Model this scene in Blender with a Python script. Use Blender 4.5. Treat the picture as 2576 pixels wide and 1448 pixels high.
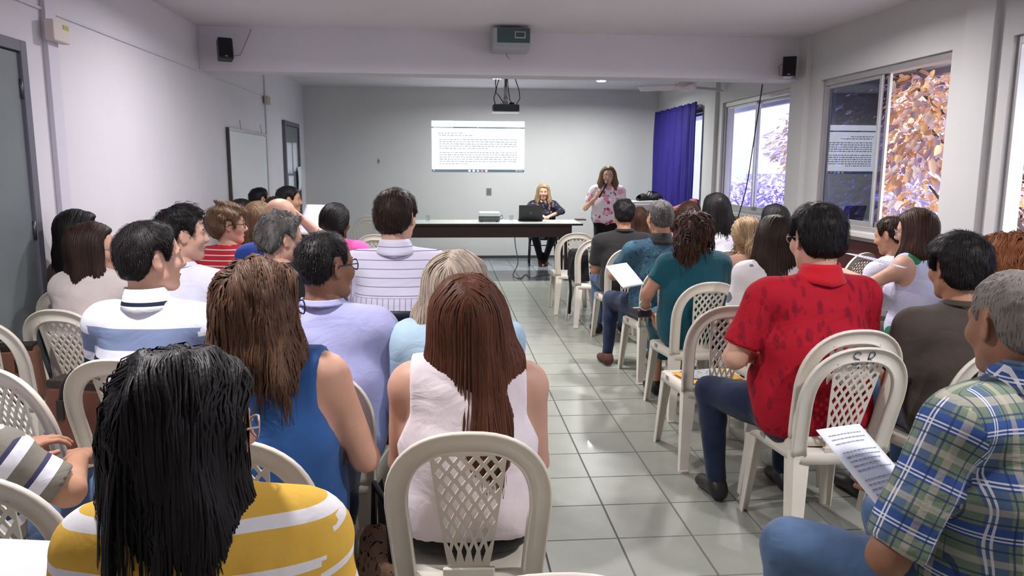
import bpy, bmesh, math, random
import numpy as np
from mathutils import Vector, Matrix, Euler
random.seed(7); RNG = np.random.default_rng(7)
for o in list(bpy.data.objects): bpy.data.objects.remove(o)
SC = bpy.context.scene; COL = SC.collection
PI = math.pi
# ------------------------------------------------------------------ camera
CAM_H = 1.5; YAW, PITCH, ROLL, FPX = .0870, .1571, .0054, 1907.3
CXP, CYP, WPX, HPX = 1288., 724., 2576, 1448
def cam_axes():
    f = np.array([math.sin(YAW)*math.cos(PITCH), math.cos(YAW)*math.cos(PITCH), -math.sin(PITCH)])
    r = np.array([math.cos(YAW), -math.sin(YAW), 0.]); u = np.cross(r, f)
    c, s = math.cos(ROLL), math.sin(ROLL)
    return c*r+s*u, -s*r+c*u, f
CR, CU, CF = cam_axes()
def at(u, v, d):
    """world point seen at photo pixel (u, v), d metres along the optical axis"""
    return np.array([0, 0, CAM_H]) + (CF + (u-CXP)/FPX*CR - (v-CYP)/FPX*CU)*d
cam = bpy.data.cameras.new('camera'); camo = bpy.data.objects.new('camera', cam); COL.objects.link(camo)
cam.sensor_width = 36; cam.lens = 36*FPX/WPX; cam.clip_start = .02; cam.clip_end = 400
camo.matrix_world = Matrix(((CR[0], CU[0], -CF[0], 0), (CR[1], CU[1], -CF[1], 0), (CR[2], CU[2], -CF[2], CAM_H), (0, 0, 0, 1)))
SC.camera = camo
# ------------------------------------------------------------------ world, sun, exposure
w = bpy.data.worlds.new('sky'); SC.world = w; w.use_nodes = True
bg = w.node_tree.nodes['Background']; bg.inputs[0].default_value = (.80, .88, 1., 1); bg.inputs[1].default_value = 4.2
sun = bpy.data.lights.new('sun', 'SUN'); sun.energy = 13.; sun.angle = .01; sun.color = (1, .95, .86)
so = bpy.data.objects.new('sun', sun); COL.objects.link(so); so.rotation_euler = Vector((.62, .25, -.75)).to_track_quat('-Z', 'Y').to_euler()
SC.view_settings.view_transform = 'Standard'; SC.view_settings.look = 'None'; SC.view_settings.gamma = 1
SC.view_settings.use_curve_mapping = False; SC.view_settings.exposure = 0.15
SC.cycles.use_denoising = True; SC.cycles.max_bounces = 8; SC.cycles.diffuse_bounces = 5; SC.cycles.transparent_max_bounces = 16
SC.cycles.sample_clamp_indirect = 6
# ------------------------------------------------------------------ room numbers (metres)
XL, XR, HC, YB, HB, YK, YR = -2.265, 3.53, 2.771, 7.47, 2.374, 12.64, -1.6
TILE, TX0, TY0 = .3126, .6927, 2.867
# ------------------------------------------------------------------ materials
MATS = {}
def nodes_of(m): return m.node_tree.nodes, m.node_tree.links
def mat(name, col, rough=.6, spec=.4, metal=0., bump=0., bscale=60., var=0., vscale=6., coat=0., sss=0., coord='Object', rnd=0., emis=None, es=0., bdist=.01, stretch=None):
    if name in MATS: return MATS[name]
    m = bpy.data.materials.new(name); m.use_nodes = True; N, L = nodes_of(m); b = N['Principled BSDF']
    b.inputs['Base Color'].default_value = (*col, 1); b.inputs['Roughness'].default_value = rough
    b.inputs['Specular IOR Level'].default_value = spec; b.inputs['Metallic'].default_value = metal
    if coat: b.inputs['Coat Weight'].default_value = coat
    if sss: b.inputs['Subsurface Weight'].default_value = sss; b.inputs['Subsurface Radius'].default_value = (.012, .005, .003); b.inputs['Subsurface Scale'].default_value = 1.
    if emis: b.inputs['Emission Color'].default_value = (*emis, 1); b.inputs['Emission Strength'].default_value = es
    if bump or var or rnd:
        tc = N.new('ShaderNodeTexCoord'); src = tc.outputs[coord]
        if stretch:
            mp = N.new('ShaderNodeMapping'); mp.inputs['Scale'].default_value = stretch; L.new(src, mp.inputs[0]); src = mp.outputs[0]
    if var or rnd:
        hs = N.new('ShaderNodeHueSaturation'); hs.inputs['Color'].default_value = (*col, 1); L.new(hs.outputs[0], b.inputs['Base Color'])
        val = None
        if var:
            nz = N.new('ShaderNodeTexNoise'); nz.inputs['Scale'].default_value = vscale; nz.inputs['Detail'].default_value = 5; L.new(src, nz.inputs['Vector'])
            mr = N.new('ShaderNodeMapRange'); mr.inputs['From Min'].default_value = .3; mr.inputs['From Max'].default_value = .7
            mr.inputs['To Min'].default_value = 1-var; mr.inputs['To Max'].default_value = 1+var; L.new(nz.outputs['Fac'], mr.inputs['Value']); val = mr.outputs[0]
        if rnd:
            oi = N.new('ShaderNodeObjectInfo'); m2 = N.new('ShaderNodeMapRange'); m2.inputs['To Min'].default_value = 1-rnd; m2.inputs['To Max'].default_value = 1+rnd; L.new(oi.outputs['Random'], m2.inputs['Value'])
            if val is None: val = m2.outputs[0]
            else:
                mm = N.new('ShaderNodeMath'); mm.operation = 'MULTIPLY'; L.new(val, mm.inputs[0]); L.new(m2.outputs[0], mm.inputs[1]); val = mm.outputs[0]
        L.new(val, hs.inputs['Value'])
    if bump:
        n2 = N.new('ShaderNodeTexNoise'); n2.inputs['Scale'].default_value = bscale; n2.inputs['Detail'].default_value = 4; L.new(src, n2.inputs['Vector'])
        bp = N.new('ShaderNodeBump'); bp.inputs['Strength'].default_value = bump; bp.inputs['Distance'].default_value = bdist; L.new(n2.outputs['Fac'], bp.inputs['Height']); L.new(bp.outputs[0], b.inputs['Normal'])
    MATS[name] = m; return m
def srgb(r, g, b):
    f = lambda c: (c/255/12.92) if c/255 <= .04045 else ((c/255+.055)/1.055)**2.4
    return (f(r), f(g), f(b))
class NB:
    """tiny node builder"""
    def __init__(s, m): s.m = m; s.N, s.L = nodes_of(m); s.b = s.N['Principled BSDF']
    def attr(s, n):
        a = s.N.new('ShaderNodeAttribute'); a.attribute_name = n; return a
    def sep(s, v):
        q = s.N.new('ShaderNodeSeparateXYZ'); s.L.new(v, q.inputs[0]); return q.outputs
    def math(s, op, a, b=None):
        q = s.N.new('ShaderNodeMath'); q.operation = op
        for i, x in enumerate((a, b)):
            if x is None: continue
            if isinstance(x, (int, float)): q.inputs[i].default_value = x
            else: s.L.new(x, q.inputs[i])
        return q.outputs[0]
    def mix(s, f, a, b):
        q = s.N.new('ShaderNodeMix'); q.data_type = 'RGBA'
        for i, x in ((0, f), (6, a), (7, b)):
            if isinstance(x, (int, float)): q.inputs[i].default_value = x
            elif isinstance(x, tuple): q.inputs[i].default_value = (*x, 1)
            else: s.L.new(x, q.inputs[i])
        return q.outputs[2]
    def noise(s, scale, vec, detail=3., out='Fac'):
        q = s.N.new('ShaderNodeTexNoise'); q.inputs['Scale'].default_value = scale; q.inputs['Detail'].default_value = detail; s.L.new(vec, q.inputs['Vector']); return q.outputs[out]
    def voro(s, scale, vec, feature='F1', out='Distance'):
        q = s.N.new('ShaderNodeTexVoronoi'); q.feature = feature; q.inputs['Scale'].default_value = scale; s.L.new(vec, q.inputs['Vector']); return q.outputs[out]
    def ramp(s, f, stops, const=True):
        q = s.N.new('ShaderNodeValToRGB'); q.color_ramp.interpolation = 'CONSTANT' if const else 'LINEAR'; e = q.color_ramp.elements
        while len(e) > 1: e.remove(e[-1])
        e[0].position = stops[0][0]; e[0].color = (*stops[0][1], 1)
        for p_, c in stops[1:]:
            x = e.new(p_); x.color = (*c, 1)
        s.L.new(f, q.inputs[0]); return q.outputs[0]
    def band(s, x, period, lo, hi, phase=0.):
        """1 where fract((x+phase)/period) lies in lo..hi"""
        f = s.math('FRACT', s.math('DIVIDE', s.math('ADD', x, phase+50*period), period))
        return s.math('MULTIPLY', s.math('GREATER_THAN', f, lo), s.math('LESS_THAN', f, hi))
    def color(s, c): s.L.new(c, s.b.inputs['Base Color'])
    def bump(s, h, strength=.3, dist=.01):
        q = s.N.new('ShaderNodeBump'); q.inputs['Strength'].default_value = strength; q.inputs['Distance'].default_value = dist; s.L.new(h, q.inputs['Height']); s.L.new(q.outputs[0], s.b.inputs['Normal'])
# ------------------------------------------------------------------ object helpers
def tag(o, label=None, cat=None, group=None, kind=None):
    if label: o['label'] = label
    if cat: o['category'] = cat
    if group: o['group'] = group
    if kind: o['kind'] = kind
    return o
def empty(name, loc=(0, 0, 0), rz=0., label=None, cat=None, group=None):
    o = bpy.data.objects.new(name, None); COL.objects.link(o); o.location = loc; o.rotation_euler = (0, 0, rz); o.empty_display_size = .1
    return tag(o, label, cat, group)
def link(name, me, parent=None):
    o = bpy.data.objects.new(name, me); COL.objects.link(o)
    if parent is not None: o.parent = parent
    return o
def np_mesh(name, V, F, m, smooth=True, st=None, tone=None):
    """mesh from numpy verts and a list of face arrays"""
    me = bpy.data.meshes.new(name); V = np.asarray(V, dtype=np.float32)
    F = [np.asarray(f, dtype=np.int32) for f in (F if isinstance(F, list) else [F]) if len(f)]
    nl = sum(f.size for f in F); npoly = sum(len(f) for f in F)
    me.vertices.add(len(V)); me.vertices.foreach_set('co', V.ravel()); me.loops.add(nl); me.polygons.add(npoly)
    me.loops.foreach_set('vertex_index', np.concatenate([f.ravel() for f in F]))
    tot = np.concatenate([np.full(len(f), f.shape[1], np.int32) for f in F]); me.polygons.foreach_set('loop_start', np.concatenate(([0], np.cumsum(tot)[:-1])).astype(np.int32))
    me.update(calc_edges=True)
    if smooth: me.polygons.foreach_set('use_smooth', np.ones(npoly, dtype=bool))
    if st is not None:
        a = me.attributes.new('st', 'FLOAT_VECTOR', 'CORNER'); a.data.foreach_set('vector', np.asarray(st, np.float32).ravel())
    if tone is not None:
        a = me.attributes.new('tone', 'FLOAT', 'POINT'); a.data.foreach_set('value', np.asarray(tone, np.float32).ravel())
    for x in (m if isinstance(m, (list, tuple)) else [m]): me.materials.append(x)
    me.update(); return me
class MB:
    """collects boxes, tubes, lathes and sweeps; build() links ONE mesh object"""
    def __init__(s): s.V = []; s.F = []; s.S = []; s.M = []; s.mi = 0
    def add(s, V, F, smooth=False):
        n = len(s.V); s.V += [tuple(v) for v in V]; s.F += [tuple(n+i for i in f) for f in F]; s.S += [smooth]*len(F); s.M += [s.mi]*len(F)
    def box(s, x0, x1, y0, y1, z0, z1, bev=0., R=None, o=(0, 0, 0)):
        bm = bmesh.new(); bmesh.ops.create_cube(bm, size=1.)
        for v in bm.verts: v.co = Vector(((x0+x1)/2+v.co.x*(x1-x0), (y0+y1)/2+v.co.y*(y1-y0), (z0+z1)/2+v.co.z*(z1-z0)))
        if bev: bmesh.ops.bevel(bm, geom=list(bm.edges), offset=bev, segments=2, affect='EDGES', profile=.5)
        if R is not None:
            for v in bm.verts: v.co = R @ v.co
        for v in bm.verts: v.co += Vector(o)
        bm.verts.index_update(); s.add([v.co[:] for v in bm.verts], [[v.index for v in f.verts] for f in bm.faces]); bm.free()
    def tube(s, pts, r, n=8, closed=False, cap=True, prof=None):
        P = [Vector(p) for p in pts]; m = len(P); V = []; F = []; up = None
        for i, p in enumerate(P):
            a = P[(i-1) % m] if (i > 0 or closed) else p; b = P[(i+1) % m] if (i < m-1 or closed) else p
            t = (b-a).normalized()
            if up is None: up = Vector((0, 0, 1)) if abs(t.z) < .9 else Vector((0, 1, 0))
            x = t.cross(up).normalized(); up = x.cross(t).normalized(); rr = r[i] if isinstance(r, (list, tuple)) else r
            if prof: V += [p+x*q[0]+up*q[1] for q in prof]
            else: V += [p+(x*math.cos(k*2*PI/n)+up*math.sin(k*2*PI/n))*rr for k in range(n)]
        k_ = len(prof) if prof else n
        for i in range(m if closed else m-1):
            for k in range(k_):
                F.append((i*k_+k, i*k_+(k+1) % k_, ((i+1) % m)*k_+(k+1) % k_, ((i+1) % m)*k_+k))
        if cap and not closed: F.append(tuple(range(k_))[::-1]); F.append(tuple((m-1)*k_+k for k in range(k_)))
        s.add(V, F, True)
    def lathe(s, prof, n=20, c=(0, 0, 0), sx=1., sy=1.):
        V = []; F = []
        for r, z in prof: V += [(c[0]+sx*r*math.cos(k*2*PI/n), c[1]+sy*r*math.sin(k*2*PI/n), c[2]+z) for k in range(n)]
        for i in range(len(prof)-1):
            for k in range(n): F.append((i*n+k, i*n+(k+1) % n, (i+1)*n+(k+1) % n, (i+1)*n+k))
        F.append(tuple(range(n))[::-1]); F.append(tuple((len(prof)-1)*n+k for k in range(n))); s.add(V, F, True)
    def grid(s, fn, nu, nv, smooth=True, thick=0.):
        """sheet fn(u,v), u,v in 0..1; thickness along its normal"""
        P = [[Vector(fn(i/nu, j/nv)) for j in range(nv+1)] for i in range(nu+1)]
        V = [p for r in P for p in r]; F = [(i*(nv+1)+j, (i+1)*(nv+1)+j, (i+1)*(nv+1)+j+1, i*(nv+1)+j+1) for i in range(nu) for j in range(nv)]
        if thick: V, F = thicken(V, F, thick)
        s.add(V, F, smooth)
    def mesh(s, name, mats):
        me = bpy.data.meshes.new(name); me.from_pydata(s.V, [], s.F)
        for m in (mats if isinstance(mats, (list, tuple)) else [mats]): me.materials.append(m)
        me.polygons.foreach_set('use_smooth', s.S); me.polygons.foreach_set('material_index', s.M)
        bm = bmesh.new(); bm.from_mesh(me); bmesh.ops.recalc_face_normals(bm, faces=list(bm.faces)); bm.to_mesh(me); bm.free(); me.update(); return me
    def build(s, name, mats, parent=None): return link(name, s.mesh(name, mats), parent)
def thicken(V, F, t):
    V = [Vector(v) for v in V]; n = len(V); nor = [Vector((0, 0, 0)) for _ in V]
    for f in F:
        q = (V[f[1]]-V[f[0]]).cross(V[f[2]]-V[f[0]])
        for i in f: nor[i] += q
    V2 = [v-(nn.normalized()*t if nn.length > 0 else nn) for v, nn in zip(V, nor)]
    cnt = {}
    for f in F:
        for a, b in zip(f, tuple(f[1:])+(f[0],)): cnt[(a, b)] = 1
    W = [(b, a, a+n, b+n) for (a, b) in cnt if (b, a) not in cnt]
    return V+V2, list(F)+[tuple(i+n for i in reversed(f)) for f in F]+W
# ------------------------------------------------------------------ signed-distance modelling (bodies, clothes, hair)
def prim(a, b=None, ra=.05, rb=None, sc=(1, 1, 1), k=.02, lab=0, op='u', rot=None, cut=None):
    a = np.asarray(a, float); b = a if b is None else np.asarray(b, float)
    return dict(a=a, b=b, ra=ra, rb=ra if rb is None else rb, sc=np.asarray(sc, float), k=k, lab=lab, op=op, rot=rot, cut=cut)
def ell(c, r, k=.02, lab=0, op='u', rot=None, cut=None): return prim(c, None, 1., None, r, k, lab, op, rot, cut)
def pdist(p, x, y, z):
    rx, ry, rz = x-p['a'][0], y-p['a'][1], z-p['a'][2]; ba = p['b']-p['a']; sc = p['sc']
    if p['rot'] is not None:
        M = p['rot']; rx, ry, rz = M[0, 0]*rx+M[0, 1]*ry+M[0, 2]*rz, M[1, 0]*rx+M[1, 1]*ry+M[1, 2]*rz, M[2, 0]*rx+M[2, 1]*ry+M[2, 2]*rz; ba = M@ba
    rx, ry, rz = rx/sc[0], ry/sc[1], rz/sc[2]; ba = ba/sc; l2 = ba@ba
    if l2 > 1e-12:
        t = np.clip((rx*ba[0]+ry*ba[1]+rz*ba[2])/l2, 0, 1); rx, ry, rz = rx-t*ba[0], ry-t*ba[1], rz-t*ba[2]; r = p['ra']+(p['rb']-p['ra'])*t
    else: r = p['ra']
    d = (np.sqrt(rx*rx+ry*ry+rz*rz)-r)*sc.min()
    if p['cut'] is not None:
        if callable(p['cut']): return p['cut'](d, x, y, z)
        q, n = p['cut']; d = np.maximum(d, (x-q[0])*n[0]+(y-q[1])*n[1]+(z-q[2])*n[2])
    return d
def smin(a, b, k):
    h = np.maximum(k-np.abs(a-b), 0)/k; return np.minimum(a, b)-h*h*k*.25
def smax(a, b, k): return -smin(-a, -b, k)
def pbox(p, m):
    r = max(p['ra'], p['rb'])*(p['sc'] if p['rot'] is None else np.full(3, p['sc'].max()))+m
    return np.minimum(p['a'], p['b'])-r, np.maximum(p['a'], p['b'])+r
def field(prims, vox, post=None, pad=3, noise=None):
    lo = np.min([pbox(p, 0)[0] for p in prims if p['op'] == 'u'], 0)-pad*vox; hi = np.max([pbox(p, 0)[1] for p in prims if p['op'] == 'u'], 0)+pad*vox
    n = np.ceil((hi-lo)/vox).astype(int)+1; ax = [lo[i]+np.arange(n[i])*vox for i in range(3)]
    G = np.full(n, .12, np.float32)
    for p in prims:
        b0, b1 = pbox(p, max(p['k'], .02)+2*vox); i0 = np.clip(np.floor((b0-lo)/vox).astype(int), 0, n-1); i1 = np.clip(np.ceil((b1-lo)/vox).astype(int)+1, 1, n)
        if (i1 <= i0).any(): continue
        sl = tuple(slice(a, b) for a, b in zip(i0, i1)); x, y, z = ax[0][sl[0], None, None], ax[1][None, sl[1], None], ax[2][None, None, sl[2]]
        d = pdist(p, x, y, z); g = G[sl]
        G[sl] = smin(g, d, p['k']) if p['op'] == 'u' else smax(g, -d, p['k'])
    x, y, z = ax[0][:, None, None], ax[1][None, :, None], ax[2][None, None, :]
    if noise is not None: G = G+noise(x, y, z).astype(np.float32)
    if post is not None: G = post(G, x, y, z).astype(np.float32)
    G[[0, -1]] = .1; G[:, [0, -1]] = .1; G[:, :, [0, -1]] = .1
    return G, lo
C8 = np.array([(i, j, k) for i in (0, 1) for j in (0, 1) for k in (0, 1)])
E12 = [(a, b) for a in range(8) for b in range(a+1, 8) if np.abs(C8[a]-C8[b]).sum() == 1]
def surfnet(G, lo, vox):
    S = G < 0; n = np.array(G.shape)
    c = np.zeros(n-1, np.int8)
    for o in C8: c += S[o[0]:n[0]-1+o[0], o[1]:n[1]-1+o[1], o[2]:n[2]-1+o[2]]
    idx = np.argwhere((c > 0) & (c < 8)); vals = np.stack([G[tuple((idx+o).T)] for o in C8], 1)
    acc = np.zeros((len(idx), 3)); cnt = np.zeros(len(idx))
    for a, b in E12:
        va, vb = vals[:, a], vals[:, b]; m = (va < 0) != (vb < 0); t = np.where(m, va/np.where(m, va-vb, 1), 0)
        acc += m[:, None]*(C8[a]+t[:, None]*(C8[b]-C8[a])); cnt += m
    V = lo+(idx+acc/cnt[:, None])*vox
    ID = np.full(n-1, -1, np.int32); ID[tuple(idx.T)] = np.arange(len(idx)); Q = []
    for ax in range(3):
        u, v = (ax+1) % 3, (ax+2) % 3
        s0 = [slice(None)]*3; s1 = [slice(None)]*3; s0[ax] = slice(0, -1); s1[ax] = slice(1, None)
        D = S[tuple(s0)] != S[tuple(s1)]; e = np.argwhere(D); e = e[(e[:, u] > 0) & (e[:, v] > 0) & (e[:, u] < n[u]-1) & (e[:, v] < n[v]-1)]
        if not len(e): continue
        def cell(du, dv):
            q = e.copy(); q[:, u] += du; q[:, v] += dv; return ID[tuple(q.T)]
        f = np.stack([cell(-1, -1), cell(0, -1), cell(0, 0), cell(-1, 0)], 1); fl = ~S[tuple(e.T)]; f[fl] = f[fl][:, ::-1]
        Q.append(f)
    Q = np.concatenate(Q); return V, Q[(Q >= 0).all(1)]
def wavy(amp, scale, seed, zs=1.):
    r = np.random.default_rng(seed); K = r.normal(size=(6, 3))*scale; K[:, 2] *= zs; ph = r.uniform(0, 6.28, 6)
    def fn(x, y, z):
        s = 0
        for q, h in zip(K, ph): s = s+np.sin(q[0]*x+q[1]*y+q[2]*z+h)
        return s*(amp/2.5)
    return fn
def samp(G, lo, vox, P):
    q = (P-lo)/vox; n = np.array(G.shape); q = np.clip(q, 0, n-1.001); i = q.astype(int); f = q-i; out = 0
    for o in C8:
        w_ = np.prod(np.where(o, f, 1-f), 1); out = out+w_*G[tuple((i+o).T)]
    return out
def sgrad(G, lo, vox, P):
    e = vox*.8; g = np.stack([samp(G, lo, vox, P+d)-samp(G, lo, vox, P-d) for d in np.eye(3)*e], 1)
    return g/(np.linalg.norm(g, axis=1, keepdims=True)+1e-9)
def strands(G, lo, vox, P, nseg, step, rad, lift=.004, wave=0., wl=.06, flow=None, seed=0, fall=True, tip=.15, flat=.6, zmin=None):
    """hair strands that start at surface points P and run down over the hair volume: (verts, quads, tone per vertex)"""
    r = np.random.default_rng(seed); n = len(P); P = P.copy(); off = r.uniform(-.001, lift, n); path = [P.copy()]; nrm = []
    down = np.array([0, 0, -1.]); ph = r.uniform(0, 6.28, n); amp = wave*r.uniform(.4, 1.3, n); st = step*r.uniform(.7, 1.25, n); loose = np.zeros(n, bool); dv = np.tile(down, (n, 1))
    for s in range(nseg):
        g = sgrad(G, lo, vox, P); nrm.append(g)
        d = np.tile(down, (n, 1)) if flow is None else flow(P)
        t = d-(d*g).sum(1, keepdims=True)*g; t /= np.linalg.norm(t, axis=1, keepdims=True)+1e-6
        loose |= (g[:, 2] < -.55) & fall
        t[loose] = dv[loose]*.6+down*.4; dv = t*.7+dv*.3; dv /= np.linalg.norm(dv, axis=1, keepdims=True)+1e-9
        side = np.cross(dv, g); mv = st if zmin is None else st*(P[:, 2] > zmin); P = P+dv*mv[:, None]
        if wave: P = P+side*(amp*(mv > 0)*(s/nseg)*np.cos(ph+s*step/wl*6.28))[:, None]
        dd = samp(G, lo, vox, P); g2 = sgrad(G, lo, vox, P); c = np.where(loose, 0, np.clip(dd-off, -.02, .02)); P = P-g2*c[:, None]
        path.append(P.copy())
    nrm.append(nrm[-1]); path = np.stack(path, 1); nrm = np.stack(nrm, 1); m = nseg+1
    tan = np.gradient(path, axis=1); tan[np.linalg.norm(tan, axis=2) < 1e-6] = (0, 0, -1); side = np.cross(tan, nrm); side /= np.linalg.norm(side, axis=2, keepdims=True)+1e-9
    wt = rad*r.uniform(.6, 1.4, n)[:, None]*(1-(1-tip)*np.linspace(0, 1, m)[None]**2); wt = wt[..., None]
    V = np.stack([path-side*wt, path+nrm*wt*flat, path+side*wt], 2)   # n,m,3,3
    ids = np.arange(n*m*3).reshape(n, m, 3); Q = []
    for k in (0, 1): Q.append(np.stack([ids[:, :-1, k], ids[:, :-1, k+1], ids[:, 1:, k+1], ids[:, 1:, k]], -1).reshape(-1, 4))
    tone = np.repeat(r.uniform(0, 1, n), m*3); return V.reshape(-1, 3), np.concatenate(Q), tone
# ------------------------------------------------------------------ cloth and glass materials
def wrinkle(n, ob, amt=1.):
    mp = n.N.new('ShaderNodeMapping'); mp.inputs['Scale'].default_value = (1., 1., 1.6); mp.inputs['Rotation'].default_value = (.3, .5, .2); n.L.new(ob, mp.inputs[0]); q = n.N.new('ShaderNodeTexNoise'); q.inputs['Scale'].default_value = 6.5; q.inputs['Detail'].default_value = 3.; q.inputs['Distortion'].default_value = 1.6; q.inputs['Roughness'].default_value = .45; n.L.new(mp.outputs[0], q.inputs['Vector'])
    h = n.math('ADD', n.math('MULTIPLY', q.outputs['Fac'], amt), n.math('MULTIPLY', n.noise(420., ob, 2.), .035)); n.bump(h, .42, .016)
def cloth(name, col, rough=.85, weave=420., b=.25, var=.10, sheen=.15):
    if name in MATS: return MATS[name]
    m = mat(name, col, rough, .2, var=var, vscale=7.); n = NB(m); tc = n.N.new('ShaderNodeTexCoord'); wrinkle(n, tc.outputs['Object']); m.node_tree.nodes['Principled BSDF'].inputs['Sheen Weight'].default_value = sheen; return m
def pattern(name, fn, rough=.85):
    """fn(nb, u, v, sleeve, obj) -> colour socket"""
    if name in MATS: return MATS[name]
    m = mat(name, (.5, .5, .5), rough, .2); n = NB(m); o = n.sep(n.attr('st').outputs['Vector']); tc = n.N.new('ShaderNodeTexCoord'); n.color(fn(n, o[0], o[1], o[2], tc.outputs['Object'])); wrinkle(n, tc.outputs['Object']); return m
WH = (.80, .79, .80)
def c_yellow():
    def f(n, u, v, s, ob): return n.mix(n.band(v, .072, .0, .24, .012), srgb(220, 176, 74), WH)
    return pattern('yellow_striped_jersey', f)
def c_polo():
    def f(n, u, v, s, ob):
        t = n.math('MULTIPLY', n.math('SUBTRACT', .10, v), 1/.6)
        W = srgb(226, 228, 238); return n.ramp(t, [(0, W), (.15, srgb(120, 135, 168)), (.275, W), (.335, srgb(38, 48, 72)), (.415, W), (.50, srgb(120, 135, 168)), (.565, W), (.625, srgb(38, 48, 72)), (.69, W), (.80, srgb(120, 135, 168)), (.88, W)])
    return pattern('striped_polo_knit', f)
def c_polo_collar():
    def f(n, u, v, s, ob): return n.mix(n.math('MULTIPLY', n.math('GREATER_THAN', v, 1.028), n.math('LESS_THAN', v, 1.042)), srgb(228, 230, 240), srgb(30, 38, 60))
    return pattern('polo_collar_knit', f)
def c_red_stripe(): return pattern('red_striped_jersey', lambda n, u, v, s, ob: n.mix(n.band(v, .034, 0, .2), srgb(205, 52, 62), WH))
def c_greystripe():
    def f(n, u, v, s, ob):
        a = n.mix(n.band(v, .085, 0, .36), srgb(122, 117, 108), srgb(225, 225, 232)); return n.mix(n.band(v, .085, .36, .50), a, srgb(62, 64, 92))
    return pattern('grey_striped_jersey', f)
def c_pin():
    def f(n, u, v, s, ob):
        yoke = n.math('MULTIPLY', n.math('GREATER_THAN', v, -.135), n.math('LESS_THAN', s, .5)); h = n.math('MULTIPLY', n.band(v, .042, 0, .08), yoke); vert = n.math('MULTIPLY', n.band(u, .030, 0, .10), n.math('SUBTRACT', 1., yoke))
        seam = n.math('MULTIPLY', n.math('GREATER_THAN', v, -.138), n.math('LESS_THAN', v, -.133)); return n.mix(n.math('MAXIMUM', n.math('MAXIMUM', h, vert), n.math('MULTIPLY', seam, .4)), srgb(218, 216, 232), srgb(118, 105, 160))
    return pattern('pinstriped_white_cotton', f)
def c_plaid():
    def f(n, u, v, s, ob):
        P = .115; g = srgb(112, 128, 108); bl = srgb(56, 84, 142); cr = srgb(186, 178, 165); nv = srgb(44, 58, 98); w_ = srgb(226, 226, 228)
        c = n.mix(n.band(v, P, .0, .30), g, bl); c = n.mix(n.math('MULTIPLY', n.band(u, P, .10, .42), .62), c, bl); c = n.mix(n.math('MULTIPLY', n.band(v, P, .55, .68), .55), c, cr); c = n.mix(n.math('MULTIPLY', n.band(u, P, .60, .72), .5), c, cr)
        for x, ph in ((v, .04), (v, .11), (u, .14), (u, .21)): c = n.mix(n.math('MULTIPLY', n.band(x, P, ph, ph+.032), .8), c, w_)
        for x, ph in ((v, .36), (v, .84), (u, .47), (u, .90)): c = n.mix(n.math('MULTIPLY', n.band(x, P, ph, ph+.035), .75), c, nv)
        return c
    return pattern('green_blue_plaid_cotton', f)
def blotch(name, base, spots, scale=9., lo=.45, rough=.85):
    def f(n, u, v, s, ob):
        c = base
        for i, (col, sc_, th, sd) in enumerate(spots):
            mp = n.N.new('ShaderNodeMapping'); mp.inputs['Location'].default_value = (sd*3.7, sd*1.3, sd*2.1); n.L.new(ob, mp.inputs[0]); wn = n.noise(sc_*.8, mp.outputs[0], 4., 'Color')
            mx = n.N.new('ShaderNodeVectorMath'); mx.operation = 'MULTIPLY_ADD'; n.L.new(wn, mx.inputs[0]); mx.inputs[1].default_value = (.06, .06, .06); n.L.new(mp.outputs[0], mx.inputs[2])
            c = n.mix(n.math('LESS_THAN', n.voro(sc_, mx.outputs[0]), th), c, col)
        return c
    return pattern(name, f, rough)
def denim(name, col):
    if name in MATS: return MATS[name]
    m = cloth(name, col, .9, 600., .4, .32); return m
def leafprint():
    def f(n, u, v, s, ob):
        c = srgb(170, 24, 42)
        for rot, sc_, sd in ((.6, 9., 1.), (-.7, 11., 2.), (1.6, 12., 3.)):
            mp = n.N.new('ShaderNodeMapping'); mp.inputs['Location'].default_value = (sd*3.7, sd*1.3, sd*2.1); mp.inputs['Rotation'].default_value = (0, rot, 0); mp.inputs['Scale'].default_value = (2.6, 1., 1.); n.L.new(ob, mp.inputs[0]); d = n.math('ADD', n.voro(sc_, mp.outputs[0]), n.math('MULTIPLY', n.noise(60., ob, 3.), .45))
            c = n.mix(n.math('MULTIPLY', n.math('LESS_THAN', d, .50), .55), c, srgb(110, 18, 36))
        return c
    return pattern('red_leaf_print', f)
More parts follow.
